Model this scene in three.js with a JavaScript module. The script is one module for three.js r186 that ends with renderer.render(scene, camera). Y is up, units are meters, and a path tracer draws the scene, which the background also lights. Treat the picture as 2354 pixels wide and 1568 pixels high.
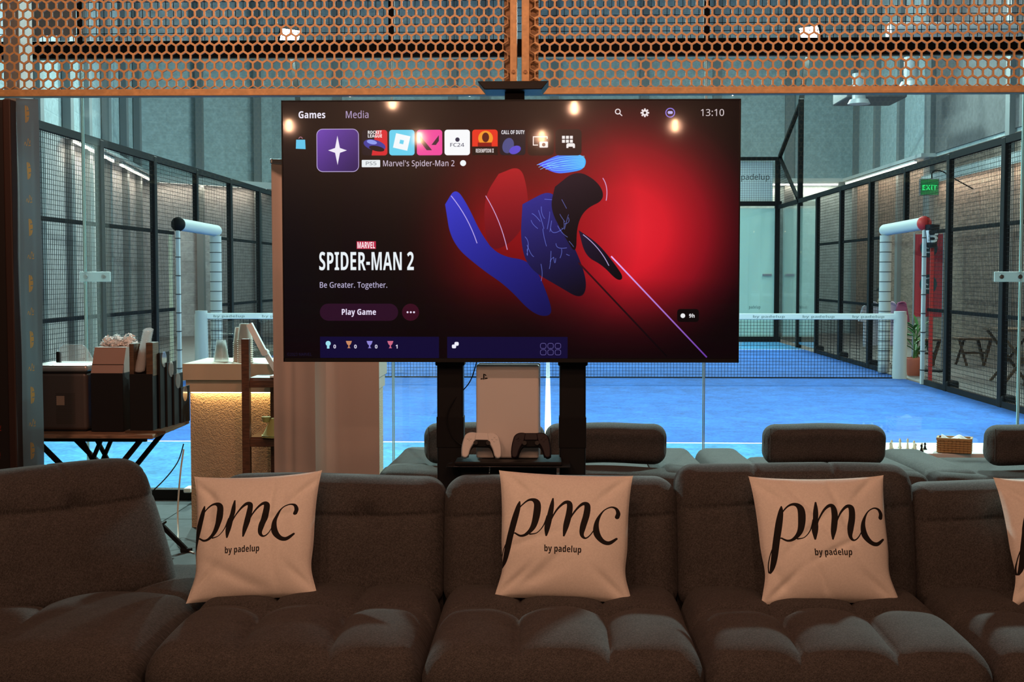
import * as THREE from 'three';
import { RoundedBoxGeometry } from 'three/addons/geometries/RoundedBoxGeometry.js';
import { mergeGeometries, mergeVertices } from 'three/addons/utils/BufferGeometryUtils.js';
import { RectAreaLightUniformsLib } from 'three/addons/lights/RectAreaLightUniformsLib.js';

// ---------------------------------------------------------------- camera, light, exposure
// x right, y up, the padel court runs along -z. Distances down the court are written as D = -z.
RectAreaLightUniformsLib.init();
const scene = new THREE.Scene();
scene.background = new THREE.Color(0x000000);
const camera = new THREE.PerspectiveCamera(2 * Math.atan(784 / 2950) * 180 / Math.PI, 2354 / 1568, 0.05, 100);
camera.position.set(0, 1.46, 0);
camera.rotation.order = 'YXZ';
camera.rotation.y = THREE.MathUtils.degToRad(1.61);
camera.rotation.x = THREE.MathUtils.degToRad(-2.95);
const renderer = new THREE.WebGLRenderer({ antialias: true });
renderer.toneMapping = THREE.LinearToneMapping;
renderer.toneMappingExposure = 1.0;
renderer.shadowMap.enabled = true;

const COOL = new THREE.Color().setRGB(0.74, 1.0, 0.955);      // court floodlights
const WARM = new THREE.Color().setRGB(1.0, 0.50, 0.325);      // lounge filament bulbs
const BATTEN = new THREE.Color().setRGB(1.0, 0.80, 0.62);    // wall batten lights
const FLOOD_NITS = 1800, NEAR_NITS = 2900, BULB_CD = 1.5, SPOT_CD = 2.4, WASH_CD = 5.6, BATTEN_NITS = 60, HIGHBAY_NITS = 92;

// ---------------------------------------------------------------- helpers
function rng(a) { return () => { a |= 0; a = (a + 0x6d2b79f5) | 0; let t = Math.imul(a ^ (a >>> 15), 1 | a); t = (t + Math.imul(t ^ (t >>> 7), 61 | t)) ^ t; return ((t ^ (t >>> 14)) >>> 0) / 4294967296; }; }
const R0 = rng(7);
const taken = new Map();
function numbered(n) { const k = taken.get(n) || 0; taken.set(n, k + 1); return k ? `${n}_${String(k).padStart(3, '0')}` : n; }
const V = (x, y, z) => new THREE.Vector3(x, y, z);
function nonIdx(g) { const q = g.index ? g.toNonIndexed() : g; for (const k of Object.keys(q.attributes)) if (!['position', 'normal', 'uv'].includes(k)) q.deleteAttribute(k); return q; }
function merge(list) { list = list.flat(9); return list.length === 1 ? list[0] : mergeGeometries(list.map(nonIdx)); }
function metric(g, s) {           // box-projected uv in metres / s
  g = nonIdx(g);
  const p = g.attributes.position, n = g.attributes.normal, uv = new Float32Array(p.count * 2);
  for (let i = 0; i < p.count; i += 3) {
    let ax = 0, ay = 0, az = 0;
    for (let k = 0; k < 3; k++) { ax += Math.abs(n.getX(i + k)); ay += Math.abs(n.getY(i + k)); az += Math.abs(n.getZ(i + k)); }
    for (let k = 0; k < 3; k++) {
      const x = p.getX(i + k), y = p.getY(i + k), z = p.getZ(i + k), j = (i + k) * 2;
      if (ay >= ax && ay >= az) { uv[j] = x / s; uv[j + 1] = -z / s; } else if (az >= ax) { uv[j] = x / s; uv[j + 1] = y / s; } else { uv[j] = -z / s; uv[j + 1] = y / s; }
    }
  }
  g.setAttribute('uv', new THREE.BufferAttribute(uv, 2));
  return g;
}
function mesh(name, geos, mat, parent, own) {
  let g = merge([geos]);
  if (mat.userData.metric && !own) g = metric(g, mat.userData.metric);
  const m = new THREE.Mesh(g, mat);
  m.name = parent && parent !== scene ? name : numbered(name);
  m.castShadow = m.receiveShadow = true;
  (parent || scene).add(m);
  return m;
}
function thing(name, label, category, [x, y, z] = [0, 0, 0], turn = 0, group) {
  const o = new THREE.Group(); o.name = numbered(name); scene.add(o);
  o.position.set(x, y, z); o.rotation.y = turn; o.userData = { label, category };
  if (group) o.userData.group = group;
  return o;
}
function copyOf(root, label, [x, y, z], turn = 0) {
  const c = root.clone(); c.name = numbered(root.name); c.userData = { ...root.userData, label }; c.position.set(x, y, z); c.rotation.y = turn; scene.add(c); return c;
}
function tag(o, label, category, group) { o.userData = { ...o.userData, label, category }; if (group) o.userData.group = group; return o; }
function struct(name, geos, mat) { const m = mesh(name, geos, mat, scene); m.userData.kind = 'structure'; return m; }
function bx(w, h, d, x = 0, y = 0, z = 0, r = 0, seg = 2) { const g = r ? new RoundedBoxGeometry(w, h, d, seg, r) : new THREE.BoxGeometry(w, h, d); return g.translate(x, y, z); }
function b2(x0, x1, y0, y1, D0, D1, r = 0) { return bx(x1 - x0, y1 - y0, Math.abs(D1 - D0), (x0 + x1) / 2, (y0 + y1) / 2, -(D0 + D1) / 2, r); }   // by limits
function cyl(rt, rb, h, x = 0, y = 0, z = 0, seg = 20, axis = 'y') { const g = new THREE.CylinderGeometry(rt, rb, h, seg); if (axis === 'x') g.rotateZ(-Math.PI / 2); if (axis === 'z') g.rotateX(Math.PI / 2); return g.translate(x, y, z); }
function bar(a, b, w, t) { const d = b.clone().sub(a), g = new THREE.BoxGeometry(w, d.length(), t || w); g.applyQuaternion(new THREE.Quaternion().setFromUnitVectors(V(0, 1, 0), d.clone().normalize())); const c = a.clone().add(b).multiplyScalar(0.5); return g.translate(c.x, c.y, c.z); }
function rod(a, b, r, r2 = r, seg = 14) { const d = b.clone().sub(a), g = new THREE.CylinderGeometry(r2, r, d.length(), seg); g.applyQuaternion(new THREE.Quaternion().setFromUnitVectors(V(0, 1, 0), d.clone().normalize())); const c = a.clone().add(b).multiplyScalar(0.5); return g.translate(c.x, c.y, c.z); }
function tube(pts, r, n = 40, seg = 8) { return new THREE.TubeGeometry(new THREE.CatmullRomCurve3(pts.map((p) => V(...p))), n, r, seg); }
function lathe(pts, seg = 28) { return new THREE.LatheGeometry(pts.map((p) => new THREE.Vector2(...p)), seg); }
function at(g, x, y, z) { return g.translate(x, y, z); }

// ---------------------------------------------------------------- textures
function dataTex(n, f, srgb, rx = 1) {
  const d = new Uint8Array(n * n * 4);
  for (let y = 0; y < n; y++) for (let x = 0; x < n; x++) { const c = f(x / n, y / n, x, y); const o = (y * n + x) * 4; d[o] = c[0]; d[o + 1] = c[1]; d[o + 2] = c[2]; d[o + 3] = 255; }
  const t = new THREE.DataTexture(d, n, n); t.wrapS = t.wrapT = THREE.RepeatWrapping; t.magFilter = THREE.LinearFilter; t.minFilter = THREE.LinearMipmapLinearFilter; t.generateMipmaps = true;
  if (srgb) t.colorSpace = THREE.SRGBColorSpace; t.needsUpdate = true; return t;
}
function valueNoise(seed, cells) {      // tileable
  const r = rng(seed), g = Array.from({ length: cells * cells }, () => r());
  return (u, v) => { const x = u * cells, y = v * cells, i = Math.floor(x), j = Math.floor(y), a = x - i, b = y - j, s = a * a * (3 - 2 * a), t = b * b * (3 - 2 * b), q = (m, n) => g[((n % cells + cells) % cells) * cells + ((m % cells + cells) % cells)];
    return (q(i, j) * (1 - s) + q(i + 1, j) * s) * (1 - t) + (q(i, j + 1) * (1 - s) + q(i + 1, j + 1) * s) * t; };
}
const n8 = valueNoise(1, 8), n24 = valueNoise(2, 24), n64 = valueNoise(3, 64), n128 = valueNoise(4, 128);
const grey = (v) => { v = Math.max(0, Math.min(255, v)); return [v, v, v]; };
const weaveTex = dataTex(256, (u, v, x, y) => { const w = ((x >> 1) + (y >> 1)) % 2 ? 16 : -16; const m = (n128(u, v) - 0.5) * 110 + (n64(v, u) - 0.5) * 40 + (n8(u, v) - 0.5) * 14; return grey(196 + w + m); }, true);
const weaveBump = dataTex(256, (u, v, x, y) => grey(128 + (((x >> 1) + (y >> 1)) % 2 ? 45 : -45) + (n128(u, v) - 0.5) * 90));
const stuccoBump = dataTex(512, (u, v) => grey(255 * (0.5 * n128(u, v) + 0.5 * n64(u, v))));
const claddingBump = dataTex(256, (u, v, x, y) => grey(y % 32 < 3 ? 60 : 190 + 20 * n8(u, v)));
const turfTex = dataTex(512, (u, v) => grey(205 + 46 * (n128(u, v) - 0.5) + 34 * (n24(u, v) - 0.5) + 26 * (n8(u, v) - 0.5)), true);
const mottle = dataTex(256, (u, v) => grey(222 + 24 * (n24(u, v) - 0.5) + 22 * (n64(u, v) - 0.5)), true);
const woodTex = dataTex(256, (u, v) => { const g = n8(u * 0.12, v) * 3 + n64(u * 0.1, v); const k = 200 + 46 * Math.sin(g * 9) * 0.5 + 26 * (n128(u * 0.2, v) - 0.5); return [k, k * 0.96, k * 0.9]; }, true);

// ---------------------------------------------------------------- materials
function mat(r, g, b, rough = 0.7, o = {}) { const { metric: m, ...rest } = o; const q = new THREE.MeshPhysicalMaterial({ color: new THREE.Color().setRGB(r, g, b), roughness: rough, ...rest }); if (m) q.userData.metric = m; return q; }
function glow(r, g, b, k) { return new THREE.MeshStandardMaterial({ color: 0x111111, emissive: new THREE.Color().setRGB(r, g, b), emissiveIntensity: k }); }
const M = {
  greyFabric: mat(0.108, 0.101, 0.095, 0.92, { map: weaveTex, bumpMap: weaveBump, bumpScale: 0.0016, metric: 0.16, sheen: 0.25, sheenRoughness: 0.6, sheenColor: new THREE.Color(0.35, 0.34, 0.33) }),
  black: mat(0.012, 0.012, 0.013, 0.42, { specularIntensity: 0.4 }),
  blackMatte: mat(0.012, 0.012, 0.013, 0.8, { specularIntensity: 0.3 }),
  blackGloss: mat(0.01, 0.01, 0.012, 0.16),
  steelBlack: mat(0.009, 0.009, 0.009, 0.6, { specularIntensity: 0.25 }),
  chrome: mat(0.75, 0.76, 0.78, 0.18, { metalness: 1 }),
  steel: mat(0.45, 0.46, 0.47, 0.35, { metalness: 0.9 }),
  copper: mat(0.58, 0.36, 0.15, 0.5, { map: mottle, metric: 0.5 }),
  copperBoard: mat(0.42, 0.25, 0.11, 0.6, { map: woodTex, metric: 0.5 }),
  wall: mat(0.50, 0.62, 0.645, 0.75, { map: mottle, bumpMap: claddingBump, bumpScale: 0.004, metric: 2.0 }),
  column: mat(0.20, 0.215, 0.22, 0.6),
  panelTan: mat(0.42, 0.325, 0.30, 0.7, { map: woodTex, metric: 1.6 }),
  ledge: mat(0.55, 0.59, 0.59, 0.6),
  wallLow: mat(0.56, 0.52, 0.52, 0.75, { map: mottle, bumpMap: claddingBump, bumpScale: 0.004, metric: 2.0 }),
  wallGrey: mat(0.17, 0.165, 0.17, 0.8, { map: mottle, metric: 2.0 }),
  roof: mat(0.4, 0.42, 0.43, 0.7),
  lounge: mat(0.16, 0.13, 0.11, 0.8, { map: mottle, metric: 1.0 }),
  loungeCeiling: mat(0.06, 0.055, 0.05, 0.8),
  tile: mat(0.060, 0.066, 0.068, 0.7, { map: mottle, metric: 1.3, specularIntensity: 0.4 }),
  tileB: mat(0.052, 0.058, 0.060, 0.7, { map: mottle, metric: 1.1, specularIntensity: 0.4 }),
  grout: mat(0.12, 0.125, 0.125, 0.9),
  hallFloor: mat(0.16, 0.155, 0.15, 0.6, { map: mottle, metric: 2.3 }),
  turfBlue: mat(0.022, 0.165, 0.62, 0.95, { map: turfTex, metric: 2.6 }),
  turfLight: mat(0.075, 0.37, 0.74, 0.95, { map: turfTex, metric: 2.6 }),
  line: mat(0.85, 0.87, 0.87, 0.85),
  glass: new THREE.MeshPhysicalMaterial({ color: new THREE.Color().setRGB(0.93, 0.985, 0.975), roughness: 0.0, transmission: 1, thickness: 0, ior: 1.5 }),
  glassEdge: mat(0.50, 0.72, 0.70, 0.2),
  clear: new THREE.MeshPhysicalMaterial({ color: new THREE.Color().setRGB(0.97, 0.98, 0.98), roughness: 0.08, transmission: 0.85, thickness: 0, ior: 1.45 }),
  frosted: mat(0.75, 0.85, 0.86, 0.45, { transmission: 0.45, thickness: 0 }),
  filmPlain: mat(0.60, 0.70, 0.68, 0.7),
  whitePad: mat(0.58, 0.62, 0.59, 0.7),
  strap: mat(0.06, 0.06, 0.06, 0.8),
  white: mat(0.82, 0.82, 0.8, 0.5),
  cream: mat(0.74, 0.69, 0.62, 0.75),
  banner: mat(0.50, 0.42, 0.37, 0.55),
  counterTop: mat(0.56, 0.43, 0.30, 0.55),
  stucco: mat(0.56, 0.43, 0.29, 0.85, { bumpMap: stuccoBump, bumpScale: 0.006, metric: 0.42 }),
  darkWood: mat(0.16, 0.062, 0.03, 0.5, { map: woodTex, metric: 0.4 }),
  tableWood: mat(0.42, 0.27, 0.19, 0.45, { map: woodTex, metric: 0.6 }),
  brownWood: mat(0.15, 0.09, 0.05, 0.6, { map: woodTex, metric: 0.6 }),
  iceBody: mat(0.075, 0.06, 0.055, 0.38),
  iceRim: mat(0.55, 0.5, 0.47, 0.3, { metalness: 0.7 }),
  sticker: mat(0.36, 0.26, 0.2, 0.6),
  boxFront: mat(0.30, 0.205, 0.175, 0.65),
  tissue: mat(0.85, 0.86, 0.86, 0.9),
  olive: mat(0.36, 0.33, 0.10, 0.6),
  wicker: mat(0.50, 0.30, 0.12, 0.75),
  ivory: mat(0.70, 0.66, 0.50, 0.5),
  red: mat(0.60, 0.03, 0.025, 0.5),
  redCloth: mat(0.62, 0.10, 0.11, 0.8),
  shirtWhite: mat(0.82, 0.82, 0.86, 0.9), shirtLilac: mat(0.62, 0.55, 0.72, 0.9), shirtPlum: mat(0.32, 0.08, 0.16, 0.9),
  leaf: mat(0.05, 0.17, 0.035, 0.6), pot: mat(0.5, 0.12, 0.07, 0.7), tanSkin: mat(0.42, 0.28, 0.17, 0.7),
  duct: mat(0.55, 0.58, 0.6, 0.45, { metalness: 0.3 }),
  unitGrey: mat(0.12, 0.115, 0.12, 0.7),
  greyPanel: mat(0.30, 0.29, 0.29, 0.7),
  consoleWhite: mat(0.80, 0.78, 0.76, 0.45),
  padPlum: mat(0.014, 0.007, 0.012, 0.5, { specularIntensity: 0.5 }),
  mannequin: mat(0.5, 0.36, 0.24, 0.6),
};

// ---------------------------------------------------------------- hall and lounge shell
const GD = 8.25, ND = 18.15, FD = 28.05, RW = 7.6;         // near glass, net, far glass, right hall wall
const LWALL = [[-5.8, 7.95], [-9.4, 29.6], [-7.0, 32.4]];
// a wall panel standing between two plan points (x, D)
function wallBetween(a, b, y0, y1, t) { const A = V(a[0], 0, -a[1]), B = V(b[0], 0, -b[1]), d = B.clone().sub(A), g = new THREE.BoxGeometry(d.length() + t, y1 - y0, t); g.rotateY(Math.atan2(-d.z, d.x)); const c = A.add(B).multiplyScalar(0.5); return g.translate(c.x, (y0 + y1) / 2, c.z); }
const off = (a, b, s) => { const dx = b[0] - a[0], dd = b[1] - a[1], l = Math.hypot(dx, dd); return [s * dd / l, -s * dx / l]; };   // (x, D) normal, s > 0 to the right of a -> b
const H = 9;
const wl = struct('wall_left', [wallBetween([-5.9, 7.95], [-9.5, 29.6], 0, H, 0.2)], M.wall);
const wl2 = struct('wall_corner', [wallBetween([-9.47, 29.6], [-7.05, 32.45], 0, H, 0.2)], M.wall);
const wb = struct('wall_back', [b2(-7.1, RW + 0.2, 0, H, 32.4, 32.6)], M.wall);
const wr = struct('wall_right', [b2(RW, RW + 0.2, 0, H, 7.8, 32.4)], M.wall);
struct('wall_front', [b2(-6.1, RW + 0.2, 3.5, H, 7.75, 7.95), b2(-6.1, -5.4, 0, 3.5, 7.75, 7.95), b2(5.4, RW + 0.2, 0, 3.5, 7.75, 7.95)], M.lounge);
struct('ceiling', [b2(-10, RW + 0.2, H, H + 0.15, 7.75, 32.6)], M.roof);
struct('ceiling_lounge', [b2(-5.6, 5.6, 3.5, 3.6, -6.2, 7.75)], M.loungeCeiling);
struct('wall_lounge_left', [b2(-5.6, -5.4, 0, 3.5, -6.2, 7.75)], M.lounge);
struct('wall_lounge_right', [b2(5.4, 5.6, 0, 3.5, -6.2, 7.75)], M.lounge);
struct('wall_lounge_back', [b2(-5.4, 5.4, 0, 3.5, -6.2, -6.0)], M.lounge);
// hall floor around the court, lounge floor of 60 cm tiles
struct('floor_hall', [b2(-10, -5.0, -0.1, 0, GD, 32.6), b2(5.0, RW + 0.2, -0.1, 0, GD, 32.6), b2(-5.0, 5.0, -0.1, 0, FD, 32.6)], M.hallFloor);
const fl = struct('floor', [b2(-5.6, 5.6, -0.12, -0.004, -6.2, GD)], M.grout);
{
  const gA = metric(bx(0.594, 0.012, 0.594, 0, -0.005, 0, 0.003, 1), 1.3);
  for (let i = 0; i < 13; i++) for (let j = 0; j < 10; j++) {
    const t = new THREE.Mesh(gA, (i * 7 + j * 5) % 3 ? M.tile : M.tileB); t.name = 'tile'; t.receiveShadow = true; t.castShadow = true;
    t.position.set(-3.9 + i * 0.6 + 0.12, 0, -(2.45 + j * 0.6)); fl.add(t);
  }
}
// columns standing off the walls (parts of the walls)
for (const [x, D] of [[-7.6, 18.8], [-7.97, 20.99], [-8.24, 22.6], [-8.55, 24.52], [-8.91, 26.63], [-9.2, 28.4]]) mesh('wall_column', [bx(0.14, H, 0.14, x + 0.1, H / 2, -D)], M.column, wl);
for (const [x, D] of [[-8.40, 30.65], [-7.3, 31.92]]) mesh('wall_column', [bx(0.16, H, 0.16, x + 0.1, H / 2, -D + 0.1)], M.column, wl2);
for (const [D, w] of [[31.9, 0.16], [29.9, 0.2], [27.9, 0.2], [25.75, 0.42], [21.3, 0.2], [17.6, 0.2]]) mesh('wall_column', [bx(0.12, H, w, RW - 0.06, H / 2, -D)], M.column, wr);
for (const x of [-5.3, -2.4, -1.6, 0.15, 2.4, 4.2, 6.0]) mesh('wall_column', [bx(0.22, H, 0.12, x, H / 2, -32.34)], M.column, wb);
// ledge with batten lights at 3.77 m
const LEDGE = 3.77, LEFT_LEDGE = 3.68;
struct('trim_1', [wallBetween([-7.75, 20.9], [-9.16, 29.42], LEFT_LEDGE, LEFT_LEDGE + 0.06, 0.34), wallBetween([-9.16, 29.42], [-6.8, 32.2], LEFT_LEDGE, LEFT_LEDGE + 0.06, 0.34), wallBetween([-9.0, 29.27], [-6.64, 32.05], LEFT_LEDGE - 0.1, LEFT_LEDGE + 0.06, 0.02)], M.ledge);
struct('trim_2', [b2(-6.9, RW, LEDGE, LEDGE + 0.09, 32.24, 32.4), b2(RW - 0.3, RW, LEDGE, LEDGE + 0.07, 25.5, 32.24), b2(RW - 0.3, RW, 3.32, 3.38, 8.0, 25.4), b2(RW - 0.32, RW - 0.3, 3.2, 3.38, 8.0, 25.4)], M.ledge);
struct('trim_3', [b2(RW - 0.03, RW, 0, LEDGE, 7.95, 32.2)], M.panelTan);
struct('trim_4', [wallBetween([-5.78, 8.1], [-9.36, 29.5], 0, LEFT_LEDGE, 0.04), wallBetween([-9.36, 29.5], [-6.98, 32.3], 0, LEFT_LEDGE, 0.04)], M.wallLow);
struct('trim_5', [b2(RW - 0.03, RW, LEDGE + 0.07, H, 7.95, 25.5)], M.wallGrey);
const battenGlow = glow(1.0, 0.86, 0.72, 7);
function batten(a, b, y, where) {
  const A = V(a[0], y, -a[1]), B = V(b[0], y, -b[1]), L = A.distanceTo(B), c = A.clone().add(B).multiplyScalar(0.5);
  const o = thing('batten_light', `slim white batten light under the wall ledge ${where}`, 'light', [c.x, c.y, c.z], Math.atan2(-(B.z - A.z), B.x - A.x), 'batten lights under the wall ledge');
  mesh('housing', [bx(L, 0.03, 0.06, 0, 0.035, 0)], M.white, o);
  mesh('light_tube', [bx(L - 0.02, 0.04, 0.045, 0, 0, 0, 0.012)], battenGlow, o);
  const l = new THREE.RectAreaLight(BATTEN, BATTEN_NITS, L - 0.04, 0.05); l.position.set(0, -0.028, 0); l.rotation.x = -Math.PI / 2; o.add(l);
}
batten([-7.64, 20.6], [-8.24, 24.25], LEFT_LEDGE - 0.07, 'on the long side wall');
batten([-8.36, 25.0], [-9.02, 29.0], LEFT_LEDGE - 0.07, 'before the angled wall corner');
batten([-8.98, 29.55], [-7.0, 31.9], LEFT_LEDGE - 0.07, 'on the short angled corner wall');
batten([RW - 0.26, 32.0], [RW - 0.26, 26.0], LEDGE - 0.07, 'leading to the wide grey pilaster');
batten([RW - 0.2, 25.2], [RW - 0.2, 15.0], 3.27, 'above the wooden benches');
batten([3.2, 32.22], [7.2, 32.22], LEDGE - 0.07, 'on the end wall behind the court');

// ---------------------------------------------------------------- court
struct('floor_court_centre', [b2(-5, 5, -0.1, 0.004, 11.1, 25.2)], M.turfBlue);
struct('floor_court_end', [b2(-5, 5, -0.1, 0.004, GD + 0.06, 11.1), b2(-5, 5, -0.1, 0.004, 25.2, FD)], M.turfLight);
tag(mesh('service_line', [b2(-5, 5, 0.004, 0.0055, 11.075, 11.125)], M.line), 'white service line between light and dark blue turf nearest the lounge glass', 'court line');
tag(mesh('service_line', [b2(-5, 5, 0.004, 0.0055, 25.175, 25.225)], M.line), 'white service line beyond the net before the far court wall', 'court line');
tag(mesh('centre_line', [b2(-0.03, 0.03, 0.004, 0.0055, 11.125, 25.175)], M.line), 'white centre line running down the blue court under the net', 'court line');

// wire grids: thin bars merged into one part of what they belong to
function grid(len, hgt, step, t, axis) {           // origin at lower left corner; runs along x, or along -z
  const a = [], n = Math.round(len / step), m = Math.round(hgt / step);
  for (let i = 0; i <= n; i++) a.push(axis === 'x' ? bx(t, hgt, t, i * len / n, hgt / 2, 0) : bx(t, hgt, t, 0, hgt / 2, -i * len / n));
  for (let j = 0; j <= m; j++) a.push(axis === 'x' ? bx(len, t, t, len / 2, j * hgt / m, 0) : bx(t, t, len, 0, j * hgt / m, -len / 2));
  return merge(a);
}
// near glass wall of five 2 m panes with black beams and mesh above
{
  const w = thing('court_glass_wall', 'clear glass end wall of the court just behind the lounge seats', 'glass wall', [0, 0, -GD]);
  for (let i = 0; i < 5; i++) {
    const x = -4 + i * 2, p = mesh('pane', [bx(1.985, 2.77, 0.012, x, 0.07 + 2.77 / 2, 0)], M.glass, w);
    mesh('pane_edge', [bx(0.006, 2.77, 0.0125, x - 0.9955, 0.07 + 2.77 / 2, 0), bx(0.006, 2.77, 0.0125, x + 0.9955, 0.07 + 2.77 / 2, 0), bx(1.985, 0.008, 0.0125, x, 2.842, 0)], M.glassEdge, p);
  }
  mesh('bottom_rail', [bx(10.1, 0.066, 0.08, 0, 0.034, 0, 0.005)], M.steelBlack, w);
  mesh('top_beam', [bx(10.1, 0.11, 0.06, 0, 2.9, 0, 0.006)], M.steelBlack, w);
  mesh('upper_rail', [bx(10.1, 0.06, 0.06, 0, 3.98, 0, 0.006)], M.steelBlack, w);
  for (const x of [-5, -3, -1, 1, 3, 5]) mesh('mesh_post', [bx(0.036, 1.02, 0.05, x, 3.45, 0)], M.steelBlack, w);
  for (const x of [-5.03, 5.03]) mesh('corner_post', [bx(0.08, 4, 0.08, x, 2, 0)], M.steelBlack, w);
  const g = mesh('wire_mesh', [grid(10, 1, 0.05, 0.004, 'x').translate(-5, 2.955, 0)], M.steelBlack, w); g.userData.kind = 'stuff';
  for (const [x, y] of [[-3, 1.448], [-1, 1.448], [1, 1.448], [3, 1.448], [-3, 0.3], [-1, 0.3], [1, 0.3], [3, 0.3]]) if (Math.abs(x) === 3 && y > 1) {
    const xc = x + (x < 0 ? 0.094 : -0.094) * 0 + (x < 0 ? 0.085 : -0.1);
    const c = mesh('clamp_plate', [bx(0.2, 0.064, 0.012, x < 0 ? -2.93 : 2.93, y, 0.014, 0.003)], M.frosted, w);
    for (const s of [-0.058, 0.058]) mesh('bolt', [cyl(0.014, 0.014, 0.014, (x < 0 ? -2.93 : 2.93) + s, y, 0.024, 16, 'z'), cyl(0.007, 0.007, 0.006, (x < 0 ? -2.93 : 2.93) + s, y, 0.032, 6, 'z')], M.steel, c);
  }
  const gp = mesh('grey_panel', [bx(0.40, 0.9, 0.01, -3.22, 3.44, 0.035)], M.greyPanel, w); gp.userData.label = 'grey infill sheet tied on the wire mesh';
}
// far glass wall with pale film and lettered sign boards above
function lettering(text, w, h, font, fg, bg, extra) {
  const c = document.createElement('canvas'); c.width = w; c.height = h; const x = c.getContext('2d'); x.fillStyle = bg; x.fillRect(0, 0, w, h); x.fillStyle = fg || bg; x.font = font || '20px sans-serif'; x.textBaseline = 'middle'; x.textAlign = 'center';
  if (extra) extra(x, w, h); else x.fillText(text, w / 2, h / 2);
  const t = new THREE.CanvasTexture(c); t.colorSpace = THREE.SRGBColorSpace; return t;
}
{
  const w = thing('court_glass_wall', 'far end wall of the court with pale film on its panes', 'glass wall', [0, 0, -FD]);
  const filmTex = lettering('', 1024, 1024, 'bold 30px sans-serif', '#8f9f9c', '#eaf5ea', (x, W, Hh) => { x.font = 'bold 34px sans-serif'; x.fillText('padelup', W * 0.25, Hh * 0.765); x.fillText('padelup', W * 0.75, Hh * 0.765); });
  const film = new THREE.MeshPhysicalMaterial({ map: filmTex, roughness: 0.25 });
  for (let i = 0; i < 5; i++) {
    const p = mesh('pane', [bx(1.985, 2.9, 0.012, -4 + i * 2, 1.53, 0)], M.glass, w);
    mesh('film', [bx(1.97, 2.8, 0.004, -4 + i * 2, 1.5, -0.012)], film, p);
  }
  mesh('bottom_rail', [bx(10.1, 0.12, 0.08, 0, 0.06, 0)], M.steelBlack, w);
  mesh('top_beam', [bx(10.1, 0.1, 0.06, 0, 3.0, 0)], M.steelBlack, w);
  mesh('upper_rail', [bx(10.1, 0.07, 0.06, 0, 3.97, 0)], M.steelBlack, w);
  for (const x of [-3, -1, 1, 3]) mesh('mesh_post', [bx(0.05, 0.97, 0.05, x, 3.48, 0)], M.steelBlack, w);
  for (const x of [-4.96, 4.96]) mesh('corner_post', [bx(0.1, 4.0, 0.1, x, 2.0, 0)], M.steelBlack, w);
  const g = mesh('wire_mesh', [grid(10, 0.95, 0.05, 0.0035, 'x').translate(-5, 3.03, 0.01)], M.steelBlack, w); g.userData.kind = 'stuff';
  const clampM = mesh('clamp_plate', [bx(0.2, 0.05, 0.02, 4.75, 1.46, 0.02, 0.004)], M.steel, w); clampM.userData.label = 'dark steel clamp plate';
  const signMat = new THREE.MeshPhysicalMaterial({ roughness: 0.6, map: lettering('padelup', 1024, 512, '150px sans-serif', '#4a5250', '#e6efec', (x, W, Hh) => { x.font = '98px sans-serif'; x.fillText('padelup', W * 0.79, Hh * 0.36); }) });
  for (const x of [-3.96, 0, 3.96]) {
    const s = tag(mesh('sign_board', [bx(1.8, 0.9, 0.02)], signMat), ['white padelup sign board on the far mesh, at the angled corner wall', 'white padelup sign board on the far mesh, middle of three', 'white padelup sign board on the far mesh by the red banner'][x < 0 ? 0 : x > 0 ? 2 : 1], 'sign', 'sign boards over the far glass');
    s.position.set(x, 3.45, -FD - 0.04);
  }
}
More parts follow.
